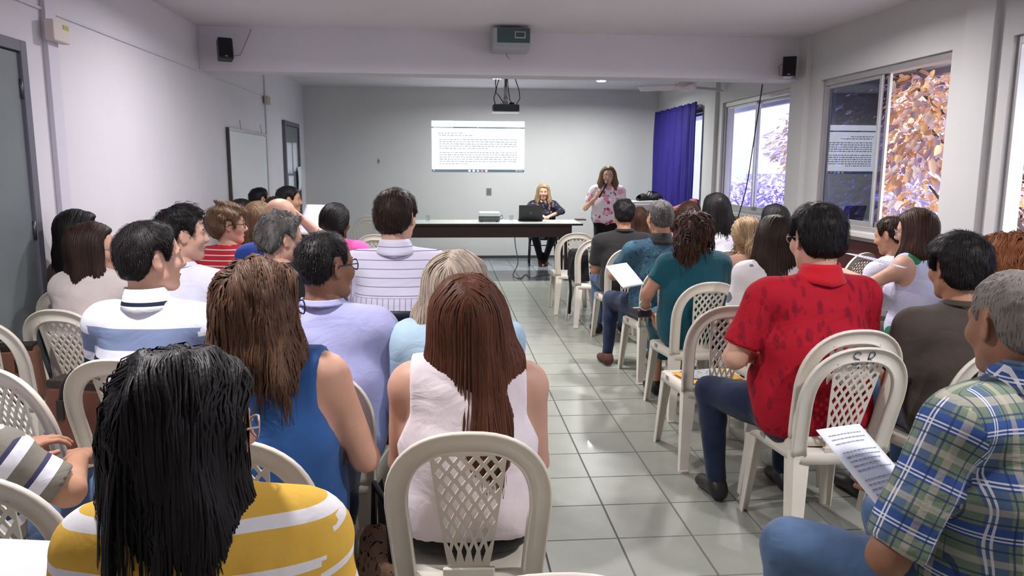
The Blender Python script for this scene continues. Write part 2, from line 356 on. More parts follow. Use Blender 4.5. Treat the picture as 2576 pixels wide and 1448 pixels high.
CLOTH = dict(
    yellow=c_yellow, polo=c_polo, polo_collar=c_polo_collar, red_stripe=c_red_stripe, grey_stripe=c_greystripe, pin=c_pin, plaid=c_plaid,
    denim_vest=lambda: denim('blue_denim', srgb(50, 92, 150)), cream=lambda: cloth('cream_chiffon', srgb(238, 228, 232), .7, 300., .1), lavender=lambda: cloth('lavender_jersey', srgb(168, 170, 212)), light_blue=lambda: cloth('light_blue_cotton', srgb(168, 195, 212)),
    white_tee=lambda: cloth('white_jersey', srgb(224, 225, 240)), white_blouse=lambda: cloth('white_chiffon', srgb(208, 198, 194), .7), royal=lambda: cloth('royal_blue_pique', srgb(48, 78, 158)), black=lambda: cloth('black_jersey', srgb(30, 28, 31)), charcoal=lambda: cloth('charcoal_jersey', srgb(38, 37, 38)),
    pink=lambda: cloth('pink_jersey', srgb(214, 92, 160)), olive=lambda: cloth('dark_olive_jersey', srgb(68, 60, 54)), moss=lambda: cloth('moss_green_cotton', srgb(56, 60, 46)), teal=lambda: cloth('teal_crepe', srgb(22, 78, 92)), magenta=lambda: cloth('magenta_cotton', srgb(186, 30, 92)), brown_knit=lambda: cloth('brown_knit', srgb(70, 50, 44)),
    red_leaf=lambda: leafprint(), red_plain=lambda: cloth('red_pique', srgb(196, 26, 42)),
    paisley=lambda: blotch('teal_paisley_print', srgb(58, 88, 104), [(srgb(34, 108, 120), 24., .27, 1.), (srgb(40, 62, 98), 30., .27, 2.), (srgb(92, 112, 120), 42., .20, 3.)]),
    floral=lambda: blotch('pink_floral_print', srgb(228, 214, 224), [(srgb(222, 158, 178), 9., .36, 2.), (srgb(196, 66, 88), 11., .27, 1.), (srgb(112, 122, 128), 13., .18, 3.)]), dark_floral=lambda: blotch('dark_floral_print', srgb(36, 34, 48), [(srgb(128, 92, 104), 17., .27, 1.), (srgb(140, 132, 150), 24., .22, 2.)]),
    green_print=lambda: blotch('white_green_print', srgb(200, 202, 226), [(srgb(44, 128, 88), 5., .36, 1.), (srgb(58, 60, 80), 9., .14, 2.)]), dotted=lambda: blotch('dotted_white_cotton', srgb(212, 210, 222), [(srgb(60, 60, 80), 30., .12, 1.)]), salmon_print=lambda: blotch('salmon_print', srgb(196, 112, 112), [(srgb(160, 58, 70), 18., .25, 1.)]), grey_band=lambda: blotch('white_grey_print', srgb(220, 216, 218), [(srgb(116, 120, 122), 7., .25, 1.)]),
    navy_trousers=lambda: cloth('navy_twill', srgb(30, 34, 48)), black_trousers=lambda: cloth('black_twill', srgb(17, 16, 19)), jeans=lambda: denim('mid_blue_jeans', srgb(78, 102, 134)), dark_jeans=lambda: denim('dark_blue_jeans', srgb(33, 44, 68)), grey_trousers=lambda: cloth('dark_grey_twill', srgb(58, 58, 56)), leopard=lambda: blotch('leopard_print', srgb(150, 120, 100), [(srgb(34, 24, 22), 34., .30, 1.)]),
    black_leather=lambda: mat('black_leather', (.02, .018, .018), .45), brown_leather=lambda: mat('brown_suede', srgb(92, 56, 46), .8, bump=.2), tan_leather=lambda: mat('tan_leather', srgb(150, 104, 74), .5))
def glass_mat(name, tint=(1, 1, 1), refl=.5, f0=.04, rough=0.):
    """thin glass: clear or tinted transmission plus a mirror reflection that grows at grazing angles"""
    if name in MATS: return MATS[name]
    m = bpy.data.materials.new(name); m.use_nodes = True; N, L = nodes_of(m); N.remove(N['Principled BSDF']); o = N['Material Output']
    t = N.new('ShaderNodeBsdfTransparent'); t.inputs[0].default_value = (*tint, 1); g = N.new('ShaderNodeBsdfGlossy'); g.inputs['Roughness'].default_value = rough; ge = N.new('ShaderNodeNewGeometry'); dt = N.new('ShaderNodeVectorMath'); dt.operation = 'DOT_PRODUCT'; L.new(ge.outputs['Normal'], dt.inputs[0]); L.new(ge.outputs['Incoming'], dt.inputs[1])
    def mth(op, a, b=None):
        q = N.new('ShaderNodeMath'); q.operation = op
        for i, x in enumerate((a, b)):
            if isinstance(x, (int, float)): q.inputs[i].default_value = x
            elif x is not None: L.new(x, q.inputs[i])
        return q.outputs[0]
    f = mth('MULTIPLY', mth('ADD', mth('MULTIPLY', mth('POWER', mth('SUBTRACT', 1., mth('ABSOLUTE', dt.outputs['Value'])), 5.), 1-f0), f0), refl*2)
    mx = N.new('ShaderNodeMixShader'); L.new(f, mx.inputs[0]); L.new(t.outputs[0], mx.inputs[1]); L.new(g.outputs[0], mx.inputs[2]); L.new(mx.outputs[0], o.inputs[0]); MATS[name] = m; return m
# ------------------------------------------------------------------ people
def rotm(yaw, pitch=0., roll=0.):
    """head axes in body space: yaw left, pitch down, roll to the right shoulder"""
    return np.array(Matrix.Rotation(yaw, 3, 'Z') @ Matrix.Rotation(-pitch, 3, 'X') @ Matrix.Rotation(roll, 3, 'Y'))
def rx(a): return np.array(Matrix.Rotation(a, 3, 'X'))
def rz(a): return np.array(Matrix.Rotation(a, 3, 'Z'))
HEADS = {}
def head_template(sex, vox):
    key = (sex, vox)
    if key in HEADS: return HEADS[key]
    f = sex == 'f'; j = .9 if f else 1.
    P = [ell((0, -.012, .035), (.075, .097, .080), .02), ell((0, -.045, -.015), (.063, .052, .062), .03), ell((0, .02, -.03), (.062*j, .066, .084), .03),
         prim((0, -.022, -.05), (0, -.045, -.19), .046 if f else .055, .048 if f else .06, k=.03),
         prim((0, .062, -.096), None, .021*j, k=.02), prim((.046*j, .008, -.062), (.012, .060, -.096), .02*j, .018, k=.02), prim((-.046*j, .008, -.062), (-.012, .060, -.096), .02*j, .018, k=.02),
         prim((0, .083, .014), (0, .103, -.026), .009, .0125, k=.012), prim((.011, .091, -.031), (-.011, .091, -.031), .0085, k=.01),
         prim((.014, .080, .022), (.045, .066, .020), .011, .008, k=.015), prim((-.014, .080, .022), (-.045, .066, .020), .011, .008, k=.015),
         prim((.042, .058, -.026), None, .021, k=.025), prim((-.042, .058, -.026), None, .021, k=.025),
         ell((.031, .097, .006), (.016, .018, .010), .012, op='s'), ell((-.031, .097, .006), (.016, .018, .010), .012, op='s'),
         prim((.017, .077, -.0605), (-.017, .077, -.0605), .0075, k=.008), prim((.014, .077, -.070), (-.014, .077, -.070), .008, k=.008)]
    for s in (1, -1):
        R = rz(s*.50) @ rotm(0, .12, 0)   # ear flares out behind
        R = R.T
        P += [ell((s*.079, -.012, -.002), (.0075, .0205, .033), .006, rot=R), prim((s*.071, -.003, -.024), None, .010, k=.01), ell((s*.0865, -.008, .002), (.0055, .0125, .021), .006, op='s', rot=R)]
    G, lo = field(P, vox, post=lambda G, x, y, z: np.maximum(G, -.165-z)); HEADS[key] = surfnet(G, lo, vox); return HEADS[key]
HANDS = {}
def hand_template(pose, vox):
    """right hand seen from its back: wrist at the origin, fingers +Y, palm -Z, thumb towards -X"""
    key = (pose, vox)
    if key in HANDS: return HANDS[key]
    curl = dict(relaxed=(.35, .45, .3), grip=(1.15, 1.35, .8), flat=(.08, .12, .1))[pose]; P = [prim((0, -.03, 0), (0, .012, 0), .024, .025, sc=(1.15, 1, .8), k=.015)]
    for i, (kx, ky, ln) in enumerate(((-.030, .088, .074), (-.0095, .094, .082), (.0115, .089, .076), (.031, .078, .060))):
        K = np.array([kx, ky, 0.]); P.append(prim((kx*.55, .012, -.002), K, .015, .0105, k=.012)); a = 0.; q = K; spl = (i-1.5)*.06
        for s, (c, fr, r0, r1) in enumerate(zip(curl, (.45, .31, .24), (.0098, .0088, .0080), (.0088, .0080, .0070))):
            a += c; d = np.array([math.sin(spl)*math.cos(a), math.cos(spl)*math.cos(a), -math.sin(a)]); q2 = q+d*ln*fr; P.append(prim(q, q2, r0, r1, k=.003)); q = q2
    t0 = np.array([-.022, .018, -.006]); g = pose == 'grip'
    t1 = t0+np.array([-.030, .030, -.014 if not g else -.026]); t2 = t1+np.array([-.012 if not g else .010, .030, -.008 if not g else -.016]); t3 = t2+np.array([-.002 if not g else .016, .024, -.004])
    P += [prim(t0, t1, .016, .0115, k=.012), prim(t1, t2, .0112, .0098, k=.004), prim(t2, t3, .0098, .008, k=.004)]
    G, lo = field(P, vox); HANDS[key] = surfnet(G, lo, vox); return HANDS[key]
def nrmz(v): v = np.asarray(v, float); return v/(np.linalg.norm(v)+1e-9)
EYE = []
def eye_mesh():
    if not EYE:
        b = MB(); n = 12; th = [0, .42, .46, 1.0, 1.6, 2.3]; b.mi = 1
        V = [(0, .0125, 0)]; F = []; S = []
        for a in th[1:]:
            V += [(.0125*math.sin(a)*math.cos(k*2*PI/n), .0125*math.cos(a), .0125*math.sin(a)*math.sin(k*2*PI/n)) for k in range(n)]
        b.mi = 1; b.add(V[:1+n], [(0, 1+k, 1+(k+1) % n) for k in range(n)], True); b.mi = 0
        for i in range(len(th)-2): b.add(V[1+i*n:1+(i+2)*n], [(k, (k+1) % n, n+(k+1) % n, n+k) for k in range(n)], True)
        EYE.append(b.mesh('eye', [mat('eye_white', (.75, .72, .70), .2), mat('iris_brown', (.03, .015, .008), .15)]))
    return EYE[0]
SKIN = dict(light=(.62, .36, .26), tan=(.46, .24, .15), brown=(.27, .13, .075), dark=(.13, .06, .035), pale=(.70, .45, .36))
def skin(t): return mat('skin_'+t, SKIN[t], .5, .35, var=.08, vscale=9., bump=.08, bscale=260., bdist=.002)
def hair_mat(name, c0, c1, rough=.5):
    if name in MATS: return MATS[name]
    m = mat(name, c0, rough, .2); n = NB(m); a = n.attr('tone'); tc = n.N.new('ShaderNodeTexCoord'); mp = n.N.new('ShaderNodeMapping'); mp.inputs['Scale'].default_value = (40, 40, 4); n.L.new(tc.outputs['Object'], mp.inputs[0])
    f = n.math('ADD', n.math('MULTIPLY', a.outputs['Fac'], .6), n.math('MULTIPLY', n.noise(1., mp.outputs[0], 2.), .5)); n.color(n.mix(n.math('SMOOTH_MIN', f, 1.), c0, c1)); n.bump(n.noise(3., mp.outputs[0], 2.), .35, .004); return m
HAIRC = dict(buzz=((.085, .070, .060), (.26, .235, .21)), black=((.005, .004, .005), (.015, .013, .013)), brown=((.018, .009, .006), (.075, .034, .020)), darkbrown=((.011, .006, .005), (.040, .020, .013)), auburn=((.040, .014, .008), (.15, .055, .030)),
             blonde=((.19, .11, .055), (.55, .39, .22)), ashblonde=((.13, .095, .075), (.60, .50, .40)), grey=((.06, .058, .055), (.34, .33, .31)), caramel=((.018, .010, .007), (.17, .085, .048)),
             white=((.30, .28, .26), (.62, .60, .57)), curlred=((.07, .022, .010), (.34, .12, .045)), lightbrown=((.075, .042, .022), (.24, .15, .085)), saltpepper=((.022, .020, .019), (.20, .19, .18)))
def joinm(parts):
    V = []; F = []; n = 0
    for v, f in parts: V.append(v); F.append(f+n); n += len(v)
    return np.concatenate(V), np.concatenate(F)
def person(label, u, vt, d, yaw=0., hy=None, hp=0., hr=0., sex='m', sw=1., fat=1., skin_t='tan', hair=None, top=None, bottom='navy_trousers', arms=None, glasses=None, lean=.05, stand=False, legs=None,
           seat=.42, hs=1., shoe='black_leather', face=True, collar=None, nk=.298, skirt=False, shirt_hem=None, knees=None, hz=None, side=0.):
    hair = dict(style='short', col='black') | (hair or {}); thick = hair.get('t', .014 if hair['style'] == 'short' else .02)
    if hair['style'] == 'bald': thick = 0.
    top_w = at(u, vt, d); yawr = math.radians(yaw); fwd = np.array([-math.sin(yawr), math.cos(yawr), 0])
    if hz: top_w[2] = hz
    hip_w = top_w-fwd*lean-np.array([math.cos(yawr), math.sin(yawr), 0])*side
    root = empty('person', (hip_w[0], hip_w[1], 0), yawr, label, 'person', 'seated audience' if not stand else None); T = top_w[2]
    hrel = math.radians((hy if hy is not None else yaw)-yaw); M = rotm(hrel, math.radians(hp), math.radians(hr))*1.
    Hc = np.array([side, lean, T-(.115+thick*.8)*hs]); near = d < 3.4; mid = d < 6.2
    vb, vh, vs, vr = (.0165, .0062, .0115, .009) if near else (.0205, .0092, .015, .0125) if mid else (.022, .0105, .018, .015)
    f = sex == 'f'; zh = seat+.085 if not stand else T*.53; nz = T-(nk+thick*.6)*hs; N = np.array([side*.75, lean-.025-.05*abs(math.sin(math.radians(hp))), nz]); hip = np.array([0, 0, zh])
    shw = (.158 if f else .178)*sw; S = {s: N+np.array([s*shw, .005, -.058]) for s in (1, -1)}; mid_p = hip*.55+N*.45+np.array([0, -.025, 0]); ch = hip*.25+N*.75+np.array([0, -.01, -.03]); tl = nz-zh
    fa = fat
    hwid = (.085 if f else .075)
    TOR = [prim((-hwid, 0, zh+.02), (hwid, 0, zh+.02), .106*fa, sc=(1, .97, 1), k=.05), prim((-.04, .005, zh+.1), (-.03+mid_p[0], mid_p[1]+.01, mid_p[2]), .105*fa, .10*fa, sc=(1.15, .95, 1), k=.06), prim((.04, .005, zh+.1), (.03+mid_p[0], mid_p[1]+.01, mid_p[2]), .105*fa, .10*fa, sc=(1.15, .95, 1), k=.06),
           prim((-.075*sw+ch[0], ch[1], ch[2]-.05), (-.08*sw+ch[0], ch[1], ch[2]+.03), .10*(.5+.5*fa), .085, sc=(1, .92, 1), k=.06), prim((.075*sw+ch[0], ch[1], ch[2]-.05), (.08*sw+ch[0], ch[1], ch[2]+.03), .10*(.5+.5*fa), .085, sc=(1, .92, 1), k=.06),
           prim(S[-1]*.86+N*.14, S[1]*.86+N*.14, .052+.008*fa, k=.05)]
    TOR += [prim((mid_p[0], mid_p[1]-.012, mid_p[2]-.06), (ch[0], ch[1]-.012, ch[2]+.05), .098*(.5+.5*fa), .082*(.5+.5*fa), sc=(1.3, .95, 1), k=.07)]
    TOR += [prim(N+np.array([0, -.012, -.012]), S[s]*.9+N*.1, .056, .050, k=.05) for s in (1, -1)]
    if fa > 1.15 and not stand: TOR.append(ell((0, .07, zh+.13), (.15*fa, .12*fa, .13), .06))
    if f: TOR += [prim((s*.07+ch[0], ch[1]+.085, ch[2]-.06), None, .062*(.6+.4*fa), k=.04) for s in (1, -1)]
    for p in TOR: p['lab'] = 0
    A = {1: dict(e=None, w=None, h='relaxed', n=(0, 0, 1)), -1: dict(e=None, w=None, h='relaxed', n=(0, 0, 1))}
    if arms:
        for s, q in arms.items(): A[s] |= q
    ua = .285*(tl/.58)**.5; ar = .043*(.6+.4*fa)*(.9 if f else 1.)
    ARM = []; JO = {}
    for s in (1, -1):
        e = A[s]['e']; w_ = A[s]['w']
        e = S[s]+nrmz((s*.10, .16, -.95) if not stand else (s*.12, -.02, -1))*ua if e is None else np.asarray(e, float); w_ = (np.array([s*.085, .30, zh+.135]) if not stand else e+nrmz((0, .15, -1))*.25) if w_ is None else np.asarray(w_, float)
        JO[s] = (e, w_)
        ARM += [prim(S[s]+np.array([s*.004, 0, -.004]), e, ar*1.18, ar*.92, k=.03, lab=s), prim(e, w_, ar*.95, .026 if f else .029, k=.015, lab=s)]
    kx = .115 if not f else .085
    if stand: K = {s: np.array([s*.10, .02, T*.285]) for s in (1, -1)}; AN = {s: np.array([s*.11, -.02, .085]) for s in (1, -1)}
    else: K = {s: np.array([s*kx, .415, zh+.005]) for s in (1, -1)}; AN = {s: np.array([s*kx, .37, .085]) for s in (1, -1)}
    if knees:
        for s, q in knees.items(): K[s] = np.asarray(q[0], float); AN[s] = np.asarray(q[1], float)
    LEG = []
    for s in (1, -1):
        H0 = np.array([s*.085, 0, zh]); LEG += [prim(H0, K[s], .083*(.6+.4*fa), .060, k=.03, lab=4), prim(K[s], AN[s], .055, .036, k=.02, lab=4), prim(K[s]*.7+AN[s]*.3+np.array([0, -.018, 0]), None, .047, k=.03, lab=4)]
    NECK = [prim(N+np.array([0, -.005, -.03]), Hc+M@np.array([0, -.03, -.08])*hs, .058 if not f else .05, .054 if not f else .046, k=.035)]
    B, lo = field(TOR+ARM+LEG+NECK, vb); parts = [surfnet(B, lo, vb)]
    hv, hf = head_template(sex, vh); parts.append(((hv*hs) @ M.T+Hc, hf))
    for s in (1, -1):
        e, w_ = JO[s]; yv = nrmz(A[s].get('dir', w_-e)); zv = np.asarray(A[s]['n'], float); zv = nrmz(zv-yv*(zv@yv)); xv = np.cross(yv, zv); hv, hf = hand_template(A[s]['h'], .005 if near else .0068); sc_ = .93 if f else 1.0
        Vh = hv*sc_; 
        if s < 0: Vh = Vh*np.array([-1, 1, 1]); hf = hf[:, ::-1]
        parts.append((Vh @ np.stack([xv, yv, zv])+w_+yv*.01, hf))
    V, F = joinm(parts); link('body', np_mesh('body', V, F, skin(skin_t)), root)
    # ---- top
    tname, sleeve = top; seed = int(abs(u*7+vt))
    def st_fn(Pt, lab):
        out = np.zeros((len(Pt), 3)); out[:, 0] = np.arctan2(Pt[:, 0], -(Pt[:, 1]-mid_p[1])+.03)*.16; out[:, 1] = Pt[:, 2]-S[1][2]; bx = np.abs(out[:, 0]) < .3
        out[:, 0] = np.where(Pt[:, 1] < mid_p[1]+.03, Pt[:, 0]*1.08, out[:, 0])
        for s in (1, -1):
            q = lab == s; a = S[s]; b = JO[s][0]; b2 = JO[s][1]; x = nrmz(b-a); t = (Pt-a)@x; L1 = np.linalg.norm(b-a); x2 = nrmz(b2-b); t2 = (Pt-b)@x2; tt = np.where((t > L1) & (t2 > 0), L1+t2, t)
            yv = nrmz(np.cross(x, (0, 1, 0))); zv = np.cross(x, yv); r_ = Pt-a; out[q, 0] = (np.arctan2(r_@yv, r_@zv)*.055)[q]; out[q, 1] = -tt[q]+.02; out[q, 2] = 1
        return out
    def garment(prims, vox, m, name, post=None, amp=.004, parent=root):
        G, lo = field(prims, vox, post=post, noise=wavy(amp, 17., seed)); V, F = surfnet(G, lo, vox); c = V[F].mean(1); labs = sorted({p['lab'] for p in prims}); D = np.stack([np.min([pdist(p, c[:, 0], c[:, 1], c[:, 2]) for p in prims if p['lab'] == l and p['op'] == 'u'], 0) for l in labs], 1)
        lf = np.array(labs)[D.argmin(1)]; Pc = V[F].reshape(-1, 3); st = st_fn(Pc, np.repeat(lf, 4)); return link(name, np_mesh(name, V, F, m, st=st), parent)
    g = .011; infl = lambda p, q: dict(p, ra=p['ra']+q/min(1., p['sc'].min()) if p['ra'] < .9 else 1., rb=p['rb']+q if p['rb'] < .9 else 1., sc=p['sc'] if p['ra'] < .9 else p['sc']+q)
    tp = [infl(p, g) for p in TOR]
    if sleeve > 0:
        for s in (1, -1):
            e, w_ = JO[s]; L1 = np.linalg.norm(e-S[s]); x = nrmz(e-S[s]); fl = .014
            if sleeve <= 1: q = S[s]+x*L1*sleeve; tp.append(prim(S[s]+np.array([s*.004, 0, -.004]), q+x*.03, ar*1.18+g, ar+fl+.004, k=.03, lab=s, cut=(q, x)))
            else:
                q = e+(w_-e)*(sleeve-1); x2 = nrmz(w_-e); tp += [prim(S[s]+np.array([s*.004, 0, -.004]), e, ar*1.18+g, ar+g, k=.03, lab=s), prim(e, q+x2*.03, ar+g, .028+fl, k=.02, lab=s, cut=(q, x2))]
    else: tp = [dict(p) for p in tp]
    hem = shirt_hem if shirt_hem is not None else (zh-.07 if not stand else zh-.12)
    def neck_cut(G, x, y, z):
        G = np.maximum(G, hem-z)
        r_ = np.sqrt((x-N[0])**2+((y-N[1]-.01)*1.0)**2)-(.062 if not f else .066); return np.maximum(G, -np.maximum(r_, N[2]-.01-z)) if sleeve >= 0 else G
    if sleeve == 0:
        def post(G, x, y, z):
            G = neck_cut(G, x, y, z)
            return np.maximum(G, np.abs(x-N[0])-(shw*.92+np.maximum(0, (S[1][2]-.06-z))*.42))
    elif sleeve < 0:   # strappy top: low back
        def post(G, x, y, z): return np.maximum(np.maximum(G, hem-z), z-(S[1][2]-.17+np.maximum(0, y-N[1]-.02)*.8))
    else: post = neck_cut
    gar = garment(tp, vs, CLOTH[tname](), 'top', post)
    if sleeve < 0:
        b = MB()
        for s in (1, -1):
            pts = [(s*.075, ch[1]-.105, S[1][2]-.17), (s*.085, N[1]-.095, S[1][2]-.06), (s*.092, N[1]-.05, S[1][2]+.035), (s*.09, N[1]+.02, S[1][2]+.02), (s*.08, ch[1]+.12, S[1][2]-.10)]
            b = MB(); b.tube(pts, .005, 6); b.build('strap', CLOTH[tname](), root)
    if collar:
        kind = collar[0] if isinstance(collar, tuple) else collar; b = MB(); cm = CLOTH[collar[1]]() if isinstance(collar, tuple) else CLOTH[tname](); n_, nv = 30, 4; gap = .0 if kind == 'crew' else .30; up = nrmz(Hc+M@np.array([0, -.03, -.08])*hs-N); kf = .88+.12*fa
        def cf(uu, vv):
            a = -PI/2+(uu-.5)*(2*PI-gap); ca, sa = math.cos(a), math.sin(a); front = max(0, sa)
            if kind == 'crew': r_, z_ = (.086-.012*vv)*kf, .042+.020*vv-.030*front
            else: r_, z_ = (.102-.031*vv**.8)*kf, .004+.084*vv+.016*abs(ca)*(1-vv)-.045*front-.020*front*(1-vv)
            return N+np.array([r_*ca*.98, -.010+r_*sa, z_])+np.array([up[0], up[1]*.7, 0])*max(0, z_)
        V = [cf(i/n_, j/nv) for i in range(n_+1) for j in range(nv+1)]+[]; Fq = [(i*(nv+1)+j, (i+1)*(nv+1)+j, (i+1)*(nv+1)+j+1, i*(nv+1)+j+1) for i in range(n_) for j in range(nv)]; Vt, Ft = thicken(V, Fq, .006); b.add(Vt, Ft, True)
        o = b.build('collar', cm, root); me = o.data; a = me.attributes.new('st', 'FLOAT_VECTOR', 'CORNER'); vi = np.zeros(len(me.loops), int); me.loops.foreach_get('vertex_index', vi); co = np.array(b.V)[vi]; s3 = np.zeros((len(vi), 3)); s3[:, 0] = co[:, 0]; s3[:, 1] = co[:, 2]-N[2]+1; a.data.foreach_set('vector', s3.astype(np.float32).ravel())
    # ---- trousers or skirt, shoes
    bm_ = CLOTH[bottom]()
    if skirt:
        lp = [infl(TOR[0], .004)]+[prim((s*.05, 0, zh), (s*.06, K[s][1]+.03, K[s][2]-.01), .10, .085, k=.08, lab=4) for s in (1, -1)]+[prim((s*.05, K[s][1]-.02, K[s][2]-.02), (s*.06, K[s][1]-.02, K[s][2]-.20), .08, .085, k=.06, lab=4) for s in (1, -1)]
        garment(lp, vs*1.15, bm_, 'skirt', lambda G, x, y, z: np.maximum(G, z-(zh+.12)), .006)
    else:
        lp = [infl(TOR[0], .006)]+[infl(p, .010) for p in LEG]
        garment(lp, vs*1.55, bm_, 'trousers', lambda G, x, y, z: np.maximum(np.maximum(G, .075-z), np.where((np.abs(x) < .16) & (y < .16), z-(zh+.11), -1)), .004)
    for s in (1, -1):
        a = AN[s]; SP = [prim(a+np.array([0, -.02, -.035]), a+np.array([s*.012, .13, -.052]), .040, .034, sc=(1, 1, .95), k=.03), prim(a+np.array([0, -.03, -.045]), None, .038, k=.02), prim(a+np.array([0, .0, -.0]), None, .040, k=.03)]
        G, lo = field(SP, vs*1.1, post=lambda G, x, y, z: np.maximum(np.maximum(G, .004-z), z-a[2]-.012)); v, q = surfnet(G, lo, vs*1.1); link('shoe', np_mesh('shoe', v, q, CLOTH[shoe]()), root)
    # ---- face
    if face:
        for s in (1, -1):
            o = link('eye', eye_mesh(), root); o.matrix_local = Matrix.Translation(Vector(Hc+M@np.array([s*.031, .0650, .006])*hs)) @ Matrix(M).to_4x4() @ Matrix.Diagonal((hs, hs, hs, 1))
        b = MB()
        for s in (1, -1):
            b = MB(); b.tube([Hc+M@np.array([s*x_, y_, z_])*hs for x_, y_, z_ in ((.013, .0885, .024), (.028, .086, .029), (.044, .074, .025))], [.0022, .003, .0015], 6); b.build('eyebrow', mat('brow_dark', (.02, .012, .009), .7), root)
        b = MB(); b.tube([Hc+M@np.array([x_, y_, z_])*hs for x_, y_, z_ in ((-.023, .0775, -.0645), (-.011, .0865, -.063), (0, .0885, -.0645), (.011, .0865, -.063), (.023, .0775, -.0645))], [.001, .0042, .005, .0042, .001], 8)
        b.build('lips', mat('lips', (.40, .13, .11) if f else (.30, .13, .10), .4), root)
    if glasses:
        b = MB(); gm = mat(glasses, dict(dark_frame=(.02, .02, .025), clear_frame=(.45, .35, .32), metal_frame=(.35, .34, .33))[glasses], .3)
        for s in (1, -1):
            ring = [Hc+M@np.array([s*.034+.025*math.cos(a)*(1+.12*abs(math.cos(a))), .099-.012*abs(math.cos(a))*(1 if s*math.cos(a) > 0 else .1), .004+.0195*math.sin(a)])*hs for a in np.linspace(0, 2*PI, 20, endpoint=False)]
            b.tube(ring, .0022, 6, closed=True); b.tube([Hc+M@np.array([s*x_, y_, z_])*hs for x_, y_, z_ in ((.060, .088, .010), (.075, .04, .012), (.083, -.005, .010), (.082, -.022, -.008))], .0022, 6)
        b.tube([Hc+M@np.array([x_, .1, .010])*hs for x_ in (-.010, 0, .010)], .0022, 6); b.build('glasses', gm, root)
        for s in (1, -1):
            b = MB(); b.add([Hc+M@np.array([s*.034+.024*math.cos(a), .096, .004+.0185*math.sin(a)])*hs for a in np.linspace(0, 2*PI, 20, endpoint=False)], [tuple(range(20))]); b.build('lens', glass_mat('lens_glass', (.9, .92, .95), .1), root)
    # ---- hair
    sty = hair['style']; col = hair['col']; hm = hair_mat('hair_'+col, *HAIRC[col]); t_ = thick
    if sty != 'bald' or hair.get('sides'):
        MT = M.T
        def hcoord(x, y, z): a, b_, c = x-Hc[0], y-Hc[1], z-Hc[2]; return tuple((MT[i, 0]*a+MT[i, 1]*b_+MT[i, 2]*c)/hs for i in range(3))
        if sty in ('short', 'bald'): xs, zs = [-.14, -.06, -.04, -.02, .012, .020, .034, .046, .062, .09], [-.088, -.085, -.055, .030, .034, -.022, -.018, .035, hair.get('front', .07), hair.get('front', .07)]
        else: xs, zs = [-.14, -.05, .012, .03, .045, .06, .09], [-.13, -.13, -.10, -.03, .035, hair.get('front', .065), hair.get('front', .065)+.01]
        fade = hair.get('fade', .05 if sty == 'short' else .02)
        def capcut(d_, x, y, z):
            a, b_, c = hcoord(x, y, z); zl = np.interp(b_, xs, zs); w1 = np.clip((c-zl)/fade, 0, 1); r_ = np.maximum(d_+t_*.95*(1-w1*w1*(3-2*w1)), (zl-c)*.8)
            return np.maximum(r_, (c-.02)*.8) if sty == 'bald' else r_
        def cap(c, r, k):
            p = ell(Hc+M@np.array(c)*hs, (np.array(r)+t_)*hs, k, rot=MT); return p
        CAPS = [cap((0, -.014, .036), (.0755, .097, .081), .02), cap((0, -.046, -.015), (.064, .053, .063), .03)]
        tu = hair.get('tuft', 0.)
        if tu: CAPS.append(prim(Hc+M@np.array([0, .055, .10])*hs, Hc+M@np.array([0, .0, .115])*hs, .03+tu, .03, k=.03))
        falls = []
        M2 = rz(hrel)
        if sty == 'long':
            L = hair['L']; wm = hair.get('wm', .095); wb = hair.get('wb', .09); yb = hair.get('yb', -.14); r1 = hair.get('r', .042); dx = hair.get('dx', 0.)
            for xi in (-1, -.5, 0, .5, 1):
                a = Hc+M@np.array([xi*.055, -.055+.02*abs(xi), .02])*hs; m_ = Hc+M2@np.array([xi*wm+dx*.4, -.085+.045*abs(xi), -.11]); b_ = Hc+rz(hrel*.6)@np.array([xi*wb+dx, 0, 0])+np.array([0, yb-lean*0, -L*(1-.10*abs(xi))])
                falls += [prim(a, m_, r1, r1*.95, k=.04), prim(m_, b_, r1*.95, r1*.55, k=.04)]
            if hair.get('front_locks', True):
                for s in (1, -1):
                    if hair.get('front_locks') not in (True, None, s) : continue
                    a = Hc+M@np.array([s*.068, .02, .0])*hs; m_ = Hc+M2@np.array([s*(wm+.0), .02, -.13]); b_ = Hc+M2@np.array([s*(wm+.01), .05, -min(L, hair.get('Lf', .27))]); falls += [prim(a, m_, .028, .03, k=.03), prim(m_, b_, .03, .018, k=.03)]
        elif sty == 'pony':
            a = Hc+M@np.array([0, -.10, .0+hair.get('ph', .0)])*hs; dx = hair.get('dx', 0.); m_ = Hc+M2@np.array([dx*.4, -.135, -.06]); b_ = Hc+M2@np.array([dx, -.11, -hair.get('L', .22)]); falls += [prim(a, m_, .022, .034, k=.02), prim(m_, b_, .034, .02, k=.03)]
        elif sty == 'clip':
            for (a, b_, r0, r1) in (((-.02, -.09, .03), (-.045, -.115, -.06), .05, .05), ((-.045, -.115, -.06), (-.05, -.10, -.17), .05, .045), ((-.01, -.10, -.06), (-.01, -.10, -.15), .04, .04)): falls.append(prim(Hc+M@np.array(a)*hs, Hc+M2@np.array(b_), r0, r1, k=.03))
        elif sty == 'bun':
            falls.append(prim(Hc+M@np.array([0, -.115, .01])*hs, Hc+M@np.array([0, -.13, -.02])*hs, .036, .03, k=.01))
        for p in CAPS: p['cut'] = capcut
        curl = hair.get('curl', 0.)
        G, lo = field(CAPS+falls, vr, noise=wavy((.003 if sty != 'short' else .0022)+curl*.010, 45.+25*curl if sty != 'short' else 85., seed, .35 if curl < .4 and sty != 'short' else 1.), post=None)
        Vm, Fm = surfnet(G, lo, vr); nst = hair.get('n', (1900 if sty in ('long', 'clip') else 1700) if near else (750 if mid else 350)); r = np.random.default_rng(seed)
